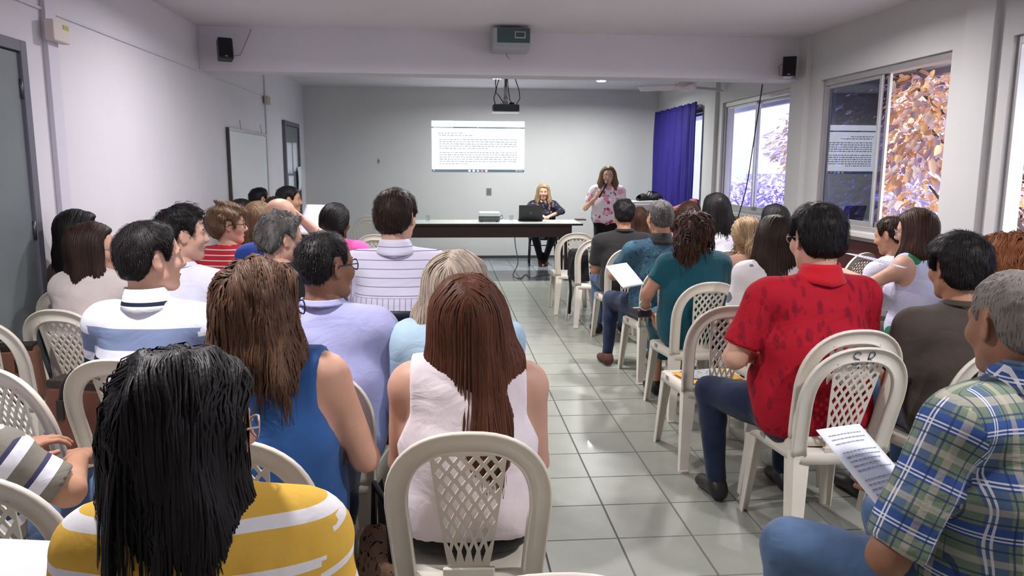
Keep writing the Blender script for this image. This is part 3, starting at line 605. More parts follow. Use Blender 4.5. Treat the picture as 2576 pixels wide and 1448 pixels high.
        hh = (Vm-Hc)@M/hs; cand = np.where((hh[:, 2] > (-.02 if sty in ('long',) else -.2)) & ((hh[:, 1] < .035) | ((hh[:, 1] < .062) & (hh[:, 2] > .065)) | (sty == 'short')))[0]; start = Vm[r.choice(cand, nst)]
        if sty in ('short', 'bald'):
            lift_dir = M@np.array([0, -.35, -1.]); cr = Hc+M@np.array([0, -.05, .13])*hs
            fl = lambda P: nrm_rows(P-cr)*np.array([1, 1, 1])+lift_dir*.15
            Vs, Fs, tone = strands(G, lo, vr, start, 4, hair.get('sl', .007), .0012 if near else .0018, lift=hair.get('lift', .0065), flow=fl, seed=seed, fall=False, wave=.002+curl*.006, wl=.02)
        else:
            L = hair.get('L', .2); par = hair.get('part', 0.)
            def fl(P):
                h = (P-Hc)@M/hs; tw = np.clip((h[:, 2]-.06)/.05, 0, 1)[:, None]; side = np.stack([np.sign(h[:, 0]-par)*1., -.35+0*h[:, 0], 0*h[:, 0]], 1)@M.T
                if sty == 'pony': return nrm_rows(Hc+M@np.array([0, -.115, 0.])*hs-P)*1.+np.where(h[:, 1:2] < -.09, 1., 0.)*np.array([0, 0, -1.5])
                return side*tw+np.array([0, 0, -1.])*(1-tw*.6)
            tot = (L+.15) if sty == 'long' else .17; ns = 14 if near else 9; zm = (Hc[2]-L-.02+.05*np.random.default_rng(seed+5).uniform(-1.2, .8, len(start))) if sty in ('long', 'clip') else None; Vs, Fs, tone = strands(G, lo, vr, start, ns, tot/ns*.95, (.0021 if near else .0034)*hair.get('rad', 1.), lift=.005+.012*curl, wave=.002+.022*curl, wl=.10-.05*min(curl, 1.), flow=fl, seed=seed, tip=.25, zmin=zm)
        V = np.concatenate([Vm, Vs]); tone = np.concatenate([np.clip(.35+wavy(.35, 30., seed+1, .2)(Vm[:, 0], Vm[:, 1], Vm[:, 2]), 0, 1), tone]); link('hair', np_mesh('hair', V, [Fm, Fs+len(Vm)], hm, tone=tone), root)
    root['jo'] = 0; del root['jo']
    return dict(back=max(0, fat-1)*.085, root=root, hip=hip_w, yaw=yawr, fwd=fwd, Hc=Hc, M=M, JO=JO, N=N, S=S, K=K)
def nrm_rows(a): return a/(np.linalg.norm(a, axis=1, keepdims=True)+1e-9)
def pworld(P, q):
    """point q of a person's own space in the world"""
    c, s = math.cos(P['yaw']), math.sin(P['yaw']); h = P['hip']; return np.array([h[0]+c*q[0]-s*q[1], h[1]+s*q[0]+c*q[1], q[2]])
# ------------------------------------------------------------------ white one-piece plastic chair (seat centre at the origin, faces +Y)
PLASTIC = lambda: mat('cream_white_plastic', srgb(226, 220, 206), .38, .45, var=.05, vscale=5., bump=.05, bscale=180., bdist=.002, rnd=.05)
def back_y(z): return -.185-.115*max(0, (z-.44)/.45)**1.15
def chair_meshes():
    pm = PLASTIC(); out = {}
    # backrest: an arched band with a raised rim
    b = MB(); pts = []
    zt, hw = .865, .198
    for i in range(8): t = i/8; z = .42+(.66-.42)*t; pts.append((-hw+.018*(1-t)-.0, z))
    for i in range(25): a = PI-PI*i/24; pts.append((hw*math.copysign(abs(math.cos(a))**.82, math.cos(a)), .66+(zt-.66)*abs(math.sin(a))**.80))
    for i in range(8): t = 1-(i+1)/8; z = .42+(.66-.42)*t; pts.append((hw-.018*(1-t), z))
    n = len(pts); V = []
    prof = [(-.033, -.004), (-.030, .010), (-.024, .011), (-.020, .004), (.020, .004), (.024, .011), (.030, .010), (.033, -.004), (.028, -.010), (-.028, -.010)]  # (outward in plane, towards the back)
    for i, (x, z) in enumerate(pts):
        xa, za = pts[max(i-1, 0)]; xb, zb = pts[min(i+1, n-1)]; tx, tz = xb-xa, zb-za; l = math.hypot(tx, tz); nx, nz = -tz/l, tx/l
        for p, q in prof: V.append((x+nx*p, back_y(z+nz*p)-q, z+nz*p))
    m = len(prof); F = [(i*m+k, i*m+(k+1) % m, (i+1)*m+(k+1) % m, (i+1)*m+k) for i in range(n-1) for k in range(m)]+[tuple(range(m)), tuple((n-1)*m+k for k in range(m))[::-1]]
    b.add(V, F, True); out['backrest'] = b.mesh('backrest', pm)
    # lattice panel between two rails
    b = MB(); z0, z1 = .43, .838
    wd = lambda t: .054+.052*t**.8
    def pos(s_, t, off=0.): z = z0+(z1-z0)*t; return (s_*wd(t), back_y(z)+.006-off+.010*(1-s_*s_)*0, z)
    nc, rows = 5, 13; V = []; F = []; idx = {}
    rt = lambda j: .05+.95*((j+.0)/rows)**.78
    def vid(s_, t):
        k = (round(s_, 4), round(t, 4))
        if k not in idx: idx[k] = len(V); V.append(pos(s_, t))
        return idx[k]
    def tri(j, ds):   # row j vertices
        return j
    ds = 2/nc
    for j in range(0, rows+1):
        tc = rt(j); tu = rt(min(j+1, rows)); td = rt(max(j-1, 0))
        cs = [-1+ds*(i+.5) for i in range(nc)] if j % 2 == 0 else [-1+ds*i for i in range(nc+1)]
        for c in cs:
            quad = [(min(c+ds/2, 1), tc), (c, tu), (max(c-ds/2, -1), tc), (c, td)]; q = [p for i, p in enumerate(quad) if p not in quad[:i]]
            if len(q) < 3: continue
            full = len(q) == 4 and abs(c) < .999 and 0 < j < rows
            o_ = [vid(*p) for p in q]
            if not full: F.append(tuple(o_)); continue
            h = .60; inn = [vid(c+(p[0]-c)*h, tc+(p[1]-tc)*(h+.12)) for p in quad]
            for i in range(4): F.append((o_[i], o_[(i+1) % 4], inn[(i+1) % 4], inn[i]))
    Vt, Ft = thicken(V, F, .005); b.add(Vt, Ft, False)
    out['lattice'] = b.mesh('lattice', pm); b = MB()
    rails = []
    for s in (1, -1):
        b = MB(); b.tube([(s*(wd(t)+.008), back_y(z0+(z1-z0)*t)-.001, z0+(z1-z0)*t) for t in np.linspace(-.02, 1, 12)], .0, 4, prof=[(-.013, -.011), (-.007, -.013), (.007, -.013), (.013, -.011), (.013, .011), (-.013, .011)]); rails.append(b.mesh('rail', pm))
    out['rails'] = rails; b = MB(); b.box(-wd(.0)-.02, wd(.0)+.02, back_y(.44)-.008, back_y(.44)+.008, .425, .452, .004); out['panel_foot'] = b.mesh('panel_foot', pm)
    b = MB(); b.tube([(x, back_y(.832)+.004, .832) for x in np.linspace(-.104, .104, 7)], .0, 4, prof=[(-.007, -.008), (.007, -.008), (.007, .008), (-.007, .008)]); out['back_panel'] = b.mesh('back_panel', pm)
    # seat: dished shell with a turned-down edge
    b = MB()
    def sf(u, v):
        x = (u-.5)*2; y = (v-.5)*2; e = max(abs(x), abs(y)); wx = .215-.018*(1-v) ; X = x*wx; Y = y*.205; dish = -.014*(1-x*x)*(1-y*y*.6); edge = -.055*max(0, (e-.93)/.07)**1.5 if e > .93 else 0; Y += -.0*x
        if y > .9: edge -= .004
        return (X*(1-.03*max(0, y)**4), Y*(1-.08*abs(x)**3), .442+dish+edge)
    b.grid(sf, 28, 28, True, .005); out['seat'] = b.mesh('seat', pm)
    def leg(s, front):
        b = MB(); y0 = .17 if front else -.165; y1 = .205 if front else -.235; x0, x1 = s*.182, s*(.205 if front else .210); V = []; k = 0
        for t in (0, .12, .5, .92, 1.):
            w1 = .072-.030*t; w2 = .055-.022*t; x = x0+(x1-x0)*t; y = y0+(y1-y0)*t; z = .43*(1-t); ss = 1 if front else -1; f_ = .006
            Lp = [(0, 0), (-w1, 0), (-w1, -f_), (-f_-.004, -f_-.002), (-f_, -w2), (0, -w2)]
            V += [(x+s*.02+s*a, y+ss*.02+ss*c, z) for a, c in Lp]
        F = [(i*6+k, i*6+(k+1) % 6, (i+1)*6+(k+1) % 6, (i+1)*6+k) for i in range(4) for k in range(6)]+[tuple(range(6))[::-1], tuple(24+k for k in range(6))]; b.add(V, F, False)
        if not front: b.box(x1+s*.02-(.046 if s > 0 else -.004), x1+s*.02+(.004 if s > 0 else .046), y1-.03, y1+.02, 0, .012, .003)
        return b.mesh('leg', pm)
    out['leg'] = [leg(s, f) for s in (1, -1) for f in (True, False)]
    b = MB(); b.box(-.2045, -.2035, .06, .105, .402, .432); out['sticker'] = b.mesh('sticker', mat('grey_sticker', (.30, .30, .31), .5, var=.4, vscale=120.)); return out
CH = chair_meshes()
def chair(x, y, yaw=0., label='white plastic chair', group='white plastic chairs', z=0., tilt=0.):
    r = empty('plastic_chair', (x, y, z), yaw, label, 'chair', group)
    r.scale = (.95, .95, .95)
    for k in ('seat', 'backrest', 'sticker'): link(k, CH[k], r)
    bp_ = link('back_panel', CH['back_panel'], r); link('lattice', CH['lattice'], bp_); link('panel_foot', CH['panel_foot'], bp_)
    for m_ in CH['rails']: link('rail', m_, bp_)
    for m_ in CH['leg']: link('leg', m_, r)
    return r
def chair_of(P, label, dx=0., dy=0., dyaw=0.):
    q = pworld(P, (dx, .055+dy-P['back'], 0)); return chair(q[0], q[1], P['yaw']+dyaw, label)
def chair_top(u, v, d, yaw, label, z=0.):
    """chair whose backrest top centre shows at pixel (u, v)"""
    p = at(u, v, d); s_, c = math.sin(yaw), math.cos(yaw); oy = .285; return chair(p[0]-s_*oy*1., p[1]+c*oy, yaw, label, z=z)
# ------------------------------------------------------------------ the room shell
WALLW = mat('white_wall_paint', srgb(212, 210, 216), .75, .25, var=.03, vscale=1.6, bump=.12, bscale=22., bdist=.004)
WALLB = mat('grey_white_wall_paint', srgb(200, 200, 199), .75, .25, var=.03, vscale=1.3, bump=.10, bscale=22., bdist=.004)
CEILM = mat('ceiling_paint', srgb(214, 211, 216), .8, .2, var=.04, vscale=1.1)
ALU = mat('aluminium', srgb(178, 176, 176), .38, .5, metal=.55, var=.05)
def struct(name, b, m, parent=None): return tag(b.build(name, m, parent), kind='structure')
GROUT = mat('dark_grout', srgb(92, 92, 88), .9)
b = MB(); b.box(XL-.15, XR+.15, YR-.15, YK+.15, -.12, -.004); fl = struct('floor', b, GROUT)
TM = mat('grey_floor_tile', srgb(147, 150, 139), .30, .5, var=.06, vscale=9., rnd=.035, bump=.04, bscale=90., bdist=.002, coat=.15); TM2 = mat('blue_grey_floor_tile', srgb(120, 126, 132), .22, .5, var=.06, vscale=9., rnd=.04, coat=.2)
def tile_geo(b, x0, y0, x1, y1):
    g = .0025; e = .002; x0 += g; y0 += g; x1 -= g; y1 -= g
    b.add([(x0, y0, -.006), (x1, y0, -.006), (x1, y1, -.006), (x0, y1, -.006), (x0+e, y0+e, 0), (x1-e, y0+e, 0), (x1-e, y1-e, 0), (x0+e, y1-e, 0)], [(4, 5, 6, 7), (0, 1, 5, 4), (1, 2, 6, 5), (2, 3, 7, 6), (3, 0, 4, 7)])
tb = MB(); tile_geo(tb, 0, 0, TILE, TILE); tme = tb.mesh('tile', TM); tme2 = tb.mesh('tile', TM2)
rest, rest2 = MB(), MB(); YSTRIP = TY0+TILE*23.3
i0, i1 = math.floor((XL-TX0)/TILE), math.ceil((XR-TX0)/TILE); j0, j1 = math.floor((YR-TY0)/TILE), math.ceil((YK-TY0)/TILE)
for j in range(j0, j1):
    for i in range(i0, i1):
        x0, y0 = TX0+i*TILE, TY0+j*TILE; dark = y0 > YSTRIP-.1; xa, xb, ya, yb_ = max(x0, XL), min(x0+TILE, XR), max(y0, YR), min(y0+TILE, YK)
        if xb-xa < .02 or yb_-ya < .02: continue
        if -2 <= i <= 6 and -2 <= j <= 30 and xb-xa > TILE-.001 and yb_-ya > TILE-.001:
            o = link('tile', tme2 if dark else tme, fl); o.location = (x0, y0, 0)
        else: tile_geo(rest2 if dark else rest, xa, ya, xb, yb_)
tag(rest.build('tile_field', TM, fl), kind='stuff'); tag(rest2.build('dark_tile_field', TM2, fl), kind='stuff')
b = MB(); b.box(XL-.15, XR+.25, YR-.15, YK+.15, HC, HC+.25); struct('ceiling', b, CEILM)
b = MB(); b.box(XL-.15, XL, YR-.15, YK+.15, -.12, HC+.02); struct('wall_left', b, WALLW)
b = MB(); b.box(XL-.15, XR+.15, YK, YK+.15, -.12, HC+.02); struct('wall_front', b, WALLB)
b = MB(); b.box(XL-.15, XR+.15, YR-.15, YR, -.12, HC+.02); struct('wall_rear', b, WALLW)
b = MB(); b.box(XL, XR, YB, YB+.30, HB, HC+.01, .004); struct('ceiling_beam', b, WALLW)
# right wall with window openings (y ranges), sill and head heights
WZ0, WZ1 = .985, 2.33
WIN = [(10.42, 12.46), (7.72, 9.66), (5.20, 7.08), (2.70, 4.62), (.35, 2.20)]
b = MB(); x0, x1 = XR, XR+.16
DADO = mat('dark_red_dado', srgb(74, 30, 32), .5, var=.1)
b.box(x0, x1, YR, YK, .90, WZ0-.0); b.box(x0, x1, YR, YK, WZ1, HC+.02); ys = [YR]+sum([[a, c] for a, c in reversed(WIN)], [])+[YK]
for a, c in zip(ys[0::2], ys[1::2]): b.box(x0, x1, a, c, WZ0, WZ1)
wr = struct('wall_right', b, WALLB)
b = MB(); b.box(x0, x1, YR, YK, -.12, .90); b.build('dado', DADO, wr)
b = MB()
for a, c in ((4.74, 5.02), (7.30, 7.62), (9.80, 10.2)): b.box(XR-.05, XR+.02, a, c, 0, HC, .004)
struct('trim_1', b, WALLB)
b = MB()
for a, c in WIN: b.box(XR-.09, XR+.02, a-.06, c+.06, WZ0-.045, WZ0, .006)
struct('trim_2', b, mat('sill_stone', srgb(196, 192, 188), .5))
b = MB(); b.box(XL, XR, YK-.015, YK, 0, .045); struct('baseboard_front', b, mat('dark_skirting', srgb(62, 62, 60), .5))
b = MB(); b.box(XL, XL+.012, YR, YK, 0, .07); struct('baseboard_left', b, mat('grey_skirting', srgb(120, 122, 126), .5))
# sliding windows: outer frame, two sashes each with its pane
TINT = glass_mat('blue_tinted_glass', (.44, .46, .60), 1.1); TINT2 = glass_mat('pale_blue_glass', (.86, .88, 1.0), .3)
def window(k, a, c, sashes):
    w_ = empty('window_%d' % k, (XR+.08, (a+c)/2, WZ0)); w_['kind'] = 'structure'; b = MB(); f = .035; A, Cc = a-(a+c)/2, c-(a+c)/2; h = WZ1-WZ0
    for q in ((A, A+f, 0, h), (Cc-f, Cc, 0, h), (A+f, Cc-f, 0, f), (A+f, Cc-f, h-f-.02, h)): b.box(-.05, .05, q[0], q[1], q[2], q[3], .003)
    b.build('frame', ALU, w_)
    for (s0, s1, dx, gm) in sashes:
        y0, y1 = A+(c-a)*s0+(f if s0 <= 0 else 0), A+(c-a)*s1-(f if s1 >= 1 else 0); b = MB(); e = .032
        for q in ((y0, y0+e, f, h-f-.02), (y1-e, y1, f, h-f-.02), (y0+e, y1-e, f, f+e+.01), (y0+e, y1-e, h-f-.02-e, h-f-.02)): b.box(dx-.012, dx+.012, q[0], q[1], q[2], q[3], .002)
        s_ = b.build('sash', ALU, w_); b = MB(); b.box(dx-.002, dx+.002, y0+e, y1-e, f+e+.01, h-f-.02-e); b.build('glass_pane', gm, s_)
window(1, *WIN[1], [(.5, 1., -.018, TINT2), (0, .52, .018, TINT2)])
window(2, *WIN[2], [(.50, 1., -.018, TINT), (.47, .97, .018, TINT)])
window(3, *WIN[3], [(.0, .50, -.018, TINT), (.05, .55, .018, TINT)])
window(4, *WIN[4], [(.5, 1., -.018, TINT2), (.47, .97, .018, TINT2)])
window(5, *WIN[0], [(.5, 1., -.018, TINT2), (0, .52, .018, TINT2)])
# roof overhang outside
b = MB(); b.box(XR+.16, XR+1.45, YR-.5, YK+4, 2.50, 2.66, .01); b.box(XR+1.36, XR+1.45, YR-.5, YK+4, 2.44, 2.72); struct('roof_overhang', b, mat('eave_concrete', srgb(150, 148, 160), .8, var=.1))
# ------------------------------------------------------------------ left wall: doors, ducts, boxes
DOORM = mat('grey_painted_steel', srgb(112, 120, 122), .42, .45, var=.05, vscale=3., bump=.03); DFR = mat('grey_door_frame', srgb(104, 104, 116), .5)
def door(k, y0, y1, zt):
    d_ = empty('door_%d' % k, (XL, (y0+y1)/2, 0)); d_['kind'] = 'structure'; w2 = (y1-y0)/2; b = MB(); f = .06
    b.box(0, .045, -w2, -w2+f, 0, zt, .004); b.box(0, .045, w2-f, w2, 0, zt, .004); b.box(0, .045, -w2+f, w2-f, zt-f, zt, .004); b.build('door_frame', DFR, d_)
    b = MB(); b.box(.004, .026, -w2+f+.004, w2-f-.004, .01, zt-f-.004, .003); b.build('door_leaf', DOORM, d_)
    for z in (.3, 1.15, 1.9):
        b = MB(); b.tube([(.032, w2-f-.004, z-.05), (.032, w2-f-.004, z+.05)], .009, 8); b.build('hinge', mat('dark_steel', (.12, .12, .13), .4, metal=.8), d_)
    b = MB(); b.lathe([(.022, 0), (.024, .006), (.020, .010)], 16); b.tube([(0, 0, .01), (0, 0, .05), (.0, .10, .055)], .008, 8); o = b.build('door_handle', mat('chrome', (.6, .6, .62), .2, metal=1.), d_); o.rotation_euler = (0, PI/2, 0); o.location = (.026, -w2+f+.07, 1.02)
    return d_
door(1, 3.36, 4.40, 2.15); dr2 = door(2, 11.0, 12.06, 2.14)
PAPER = mat('white_paper', srgb(222, 226, 236), .8, var=.03, vscale=4.)
for i, (y, z, w_, h, rr) in enumerate(((11.30, 1.62, .38, .44, 0), (11.70, 1.64, .34, .42, .03), (11.34, 1.16, .38, .42, -.02), (11.88, 1.32, .28, .36, .06))):
    b = MB(); b.grid(lambda u, v: (.012*math.sin(v*3)*(i == 3), (u-.5)*w_, (v-.5)*h), 4, 6, True, .002); o = b.build('paper_sheet', PAPER); o.location = (XL+.032+.004*(i == 3)+.016*(i == 3), y, z); o.rotation_euler = (rr, 0, 0)
    tag(o, ['white notice sheet at the upper left of the far grey door', 'white notice sheet at the upper right of the far grey door', 'white notice sheet below the others on the far grey door', 'curled white sheet hanging by the right edge of the far grey door'][i], 'paper', 'notices on the far door')
DUCT = mat('white_duct_plastic', srgb(205, 203, 214), .5)
b = MB(); b.box(XL, XL+.012, 3.4, 9.95, 2.362, 2.378, .002); tag(b.build('cable_duct', DUCT), 'thin white cable duct running level along the left wall', 'cable duct')
b = MB(); b.box(XL, XL+.03, 4.66, 4.78, 0.07, HC, .003); tag(b.build('cable_duct', DUCT), 'vertical white duct on the left wall beside the near grey door', 'cable duct')
b = MB(); b.box(XL, XL+.02, 10.0, 10.09, .07, HC, .003); tag(b.build('cable_duct', DUCT), 'vertical white duct on the left wall between whiteboard and far door', 'cable duct')
t = empty('switch_box', (XL+.03, 4.72, 2.25), 0, 'cream plastic box high on the vertical duct by the near door', 'switch box')
b = MB(); b.box(0, .055, -.095, .095, -.055, .06, .008); b.build('housing', mat('cream_plastic', srgb(214, 202, 196), .5), t); b = MB(); b.box(.055, .058, .01, .075, .02, .045, .001); b.build('indicator', mat('yellow_green_label', srgb(168, 172, 96), .5), t)
t = empty('junction_box', (XL+.02, 9.98, 2.32), 0, 'small beige junction box at the end of the level duct', 'junction box'); b = MB(); b.box(0, .05, -.07, .07, -.05, .05, .006); b.build('housing', mat('beige_plastic', srgb(190, 178, 164), .5), t); b = MB(); b.box(.05, .054, -.05, .05, -.035, .035, .002); b.build('cover', mat('beige_cover', srgb(176, 160, 142), .5), t)
t = empty('whiteboard', (XL+.012, 9.08, 0), 0, 'tall framed whiteboard hanging on the left wall behind the audience', 'whiteboard')
b = MB(); b.box(0, .012, -.82, .82, .66, 1.87); b.build('panel', mat('whiteboard_enamel', srgb(224, 228, 232), .25, .5), t); b = MB()
for q in ((-.85, -.82, .63, 1.90), (.82, .85, .63, 1.90), (-.82, .82, .63, .66), (-.82, .82, 1.87, 1.90)): b.box(0, .024, *q, .003)
b.build('frame', ALU, t); b = MB(); b.box(.0, .026, -.866, -.852, .63, 1.90); b.build('dark_edge', mat('dark_edge', (.05, .045, .045), .5), t)
for y in (-.35, .6):
    b = MB(); b.tube([(.004, y, 2.0), (.012, y+.01, 1.90)], .003, 6); b.build('hanging_wire', mat('grey_wire', (.25, .25, .26), .5), t)
# ------------------------------------------------------------------ beam: loudspeakers, emergency light
BLK = mat('black_plastic', (.016, .016, .018), .4)
def speaker(p, rz_, tilt, label, cable):
    t = empty('loudspeaker', p, rz_, label, 'loudspeaker', 'loudspeakers on the beam'); R = Matrix.Rotation(tilt, 3, 'X')
    b = MB(); b.box(-.062, .062, -.055, .055, -.095, .095, .008, R=R); b.build('cabinet', BLK, t); b = MB(); b.box(-.054, .054, -.060, -.0555, -.085, .085, .002, R=R); g = b.build('grille', mat('speaker_mesh', (.008, .008, .01), .7, bump=.6, bscale=500.), t)
    b = MB(); b.box(-.012, .012, -.0625, -.060, -.082, -.074, R=R); b.build('badge', mat('badge_grey', (.4, .4, .42), .4), g)
    b = MB(); b.box(.0625, .068, -.05, .05, -.09, .09, .002, R=R); b.build('silver_side', ALU, t)
    b = MB(); b.tube([(0, .05, 0), (0, .12, .02)], .012, 8); b.build('bracket', BLK, t); b = MB(); b.tube(cable, .003, 6); b.build('cable', mat('brown_wire', srgb(120, 96, 96), .6), t)
speaker((-1.99, YB-.13, 2.545), .42, -.22, 'small black loudspeaker at the left end of the beam', [(.02, .07, -.05), (.14, .05, -.03), (.20, .04, .10), (.24, .0, .20)])
speaker((3.33, YB-.13, 2.475), -.45, -.12, 'small black loudspeaker at the right end of the beam', [(-.02, .08, .08), (-.10, .06, .02), (-.09, .05, -.06), (-.02, .06, -.08)])
t = empty('silver_box_unit', (.600, 7.23, 2.66), 0, 'silver box with a dark front hanging at the middle of the beam', 'ceiling unit'); SIL = mat('silver_plastic', srgb(160, 166, 168), .35, .5, metal=.3)
b = MB(); b.box(-.172, .172, -.17, .17, -.10, .085, .012); b.build('housing', SIL, t); b = MB(); b.box(-.128, .166, -.176, -.1705, -.048, .078, .003); g = b.build('front_panel', mat('dark_teal_panel', srgb(64, 84, 88), .4), t)
b = MB(); b.box(.026, .126, -.186, -.1765, -.012, .050, .004); g2 = b.build('lamp_bezel', SIL, g); b = MB(); b.box(.037, .115, -.189, -.1865, .0, .038, .002); b.build('lens', mat('dark_lens', (.05, .08, .07), .2), g)
b = MB(); b.box(-.018, .018, -.03, .03, .084, .111, .003); b.build('hanger', mat('dark_teal_panel', (.1, .1, .1)), t); b = MB(); b.box(-.06, .06, .17, .24, -.04, .04, .003); b.build('wall_bracket', SIL, t)
b = MB(); b.tube([(-.03, .12, -.10), (-.01, .13, -.135), (.01, .14, -.15)], .003, 6); b.build('wire', mat('brown_wire', (.1, .1, .1)), t)
# ceiling spots (lit) and their light
LAMPE = mat('lamp_glow', (1, 1, 1), emis=(1, .96, 1.), es=14.)
def spot(x, y, label, power, warm=(1, .95, .97)):
    t = empty('ceiling_spot', (x, y, HC), 0, label, 'ceiling lamp', 'ceiling spots'); b = MB(); b.lathe([(.095, 0), (.095, -.014), (.078, -.026), (.070, -.026)], 24); b.build('ring', mat('white_enamel', (.75, .75, .75), .4), t); b = MB(); b.lathe([(.068, -.0265), (.060, -.034), (.02, -.040)], 24); b.build('diffuser', LAMPE, t)
    l = bpy.data.lights.new('spot_light', 'AREA'); l.shape = 'DISK'; l.size = .16; l.energy = power; l.color = warm; lo_ = bpy.data.objects.new('spot_light', l); COL.objects.link(lo_); lo_.parent = t; lo_.location = (0, 0, -.05); l.spread = 2.9
spot(.73, 10.99, 'lit ceiling spot nearest the hanging projector', 52, (.97, 1., .98)); spot(2.25, 11.13, 'lit ceiling spot right of the projector, nearer the windows', 52, (.97, 1., .98))
spot(.66, 5.55, 'lit ceiling spot over the aisle in the main room', 48); spot(2.24, 5.45, 'lit ceiling spot over the right block of chairs', 48); spot(-1.0, 2.2, 'added unseen ceiling spot above the back of the left block', 48); spot(2.0, 1.2, 'added unseen ceiling spot above the back of the right block', 48); spot(-1.0, 5.6, 'added unseen ceiling spot above the middle of the left block', 34)  # last three spots are unseen, added to brighten the seating
# smoke detector, ceiling fan, cables
t = empty('smoke_detector', (-1.05, 10.4, HC), 0, 'small white round detector on the ceiling beyond the beam', 'smoke detector'); b = MB(); b.lathe([(.05, 0), (.05, -.02), (.03, -.035), (.01, -.036)], 20); b.build('housing', mat('white_enamel', (.7, .7, .7)), t)
t = empty('ceiling_fan', (2.95, 9.35, HC), .3, 'white ceiling fan beyond the right end of the beam', 'fan'); FANM = mat('fan_white', srgb(206, 200, 202), .5)
b = MB(); b.lathe([(.07, 0), (.075, -.05), (.02, -.06), (.02, -.21), (.10, -.23), (.12, -.28), (.08, -.33), (.02, -.34)], 24); b.build('motor', FANM, t)
for k in range(3):
    b = MB(); a = k*2*PI/3+.2; R = Matrix.Rotation(a, 3, 'Z')
    b.grid(lambda u, v: R @ Vector((.10+u*.50, (v-.5)*(.13+.05*u)*(1-.5*max(0, u-.8)*5*abs(v-.5)*1.2), -.275+(v-.5)*.05)), 12, 6, True, .008); b.build('blade', FANM, t)
DARKC = mat('black_cable', (.02, .02, .022), .5)
def cable(pts, r, label, m=None, group=None):
    P = [Vector(p) for p in pts]; Q = []
    for i in range(len(P)-1):
        p0, p1, p2, p3 = P[max(i-1, 0)], P[i], P[i+1], P[min(i+2, len(P)-1)]
        for k in range(8):
            t_ = k/8; Q.append(.5*((2*p1)+(p2-p0)*t_+(2*p0-5*p1+4*p2-p3)*t_**2+(3*p1-p0-3*p2+p3)*t_**3))
    Q.append(P[-1]); b = MB(); b.tube(Q, r, 6); return tag(b.build('cable', m or DARKC), label, 'cable', group)
cable([(1.15, YB+.32, HC-.03), (1.5, 9.2, HC-.02), (2.2, 9.6, HC-.09), (2.9, 9.9, HC-.04)], .008, 'dark cable sagging under the ceiling beyond the beam', mat('grey_cable', (.09, .09, .1), .6))
_a, _b = at(1918, 212, 7.95), at(1853, 558, 8.9); cable([_a, (_a*.6+_b*.4)+np.array([.02, 0, -.03]), (_a*.3+_b*.7)+np.array([.03, 0, -.05]), _b], .007, 'black cable hanging from the beam in front of the far window')
# curtain on the last window
t = empty('curtain', (XR-.10, 11.42, 0), 0, 'dark blue pleated curtain over the window nearest the front wall', 'curtain'); CUR = mat('royal_blue_curtain', srgb(44, 36, 118), .7, .2, var=.08, bump=.15, bscale=300., bdist=.002)
b = MB(); b.grid(lambda u, v: (-.035*math.sin(u*2*PI*13+.6*math.sin(v*3))*(.55+.45*(1-v))-.01*math.sin(u*41), (u-.5)*2.12+.012*math.sin(v*9+u*20), .80+v*(2.395-.80+.012*math.sin(u*2*PI*13+1))), 170, 14, True, .004); b.build('cloth', CUR, t)
b = MB(); b.tube([(.03, -1.12, 2.36), (.03, 1.12, 2.36)], .010, 8); b.build('curtain_rod', ALU, t)
# screen wall: projection, plates
EM = lambda n, c, s: mat(n, (.0, .0, .0), .9, 0., emis=c, es=s)
SX0, SX1, SZ0, SZ1 = -.222, 1.292, 1.427, 2.247; sy = YK-.002
t = empty('projected_screen', ((SX0+SX1)/2, YK, (SZ0+SZ1)/2), 0, 'bright white computer screen projected on the front wall', 'projection'); W2, H2 = (SX1-SX0)/2, (SZ1-SZ0)/2
def emq(name, x0, x1, z0, z1, m, y=-.003, parent=t):
    b = MB(); b.add([(x0, y, z0), (x1, y, z0), (x1, y, z1), (x0, y, z1)], [(0, 1, 2, 3)]); return b.build(name, m, parent)
SWH = EM('projected_white', (.93, .97, 1.), 2.6); SBAR = EM('projected_teal_bar', srgb(136, 170, 190), .62); STXT = EM('projected_text', srgb(160, 168, 178), .9)
page = emq('page', -W2, W2, -H2+.045, H2-.115, SWH); emq('browser_top', -W2, W2, H2-.092, H2, SWH); bar = emq('toolbar', -W2, W2, H2-.115, H2-.092, SBAR)
b = MB(); r_ = random.Random(3); z = H2-.20
for ln in range(13):
    x = -W2+.12; end = W2-.12 if ln not in (1, 6, 12) else r_.uniform(-.2, .3)
    if ln in (2, 7): z -= .03
    if ln == 0: x = -W2+.10; end = -.25
    while x < end:
        w_ = r_.uniform(.02, .07); b.add([(x, -.0045, z), (min(x+w_, end), -.0045, z), (min(x+w_, end), -.0045, z+.014), (x, -.0045, z+.014)], [(0, 1, 2, 3)]); x += w_+.012
    z -= .036
tag(b.build('text_lines', STXT, page), kind='stuff')
b = MB()
for x, w_ in [(-W2+.03+.012*i, .008) for i in range(27)]+[(-.01, .012), (W2-.29, .010), (W2-.24, .008), (W2-.18, .008), (W2-.13, .014), (W2-.08, .008)]: b.add([(x, -.0045, H2-.110), (x+w_, -.0045, H2-.110), (x+w_, -.0045, H2-.098), (x, -.0045, H2-.098)], [(0, 1, 2, 3)])
tag(b.build('toolbar_text', EM('projected_pale', (.8, .9, .95), .9), bar), kind='stuff')
tb_ = emq('taskbar', -W2, W2, -H2, -H2+.045, EM('projected_taskbar', srgb(140, 164, 182), .58))
for i, c in enumerate(((1, .75, .7), (1, .9, .8), (.45, .65, 1.), (1, .25, .3), (.85, .9, 1.))):
    b = MB(); n = 14; b.add([(-.145+i*.069+.021*math.cos(k*2*PI/n), -.0045, -H2+.021+.017*math.sin(k*2*PI/n)) for k in range(n)], [tuple(range(n))]); b.build('taskbar_icon', EM('icon_%d' % i, c, 1.3), tb_)
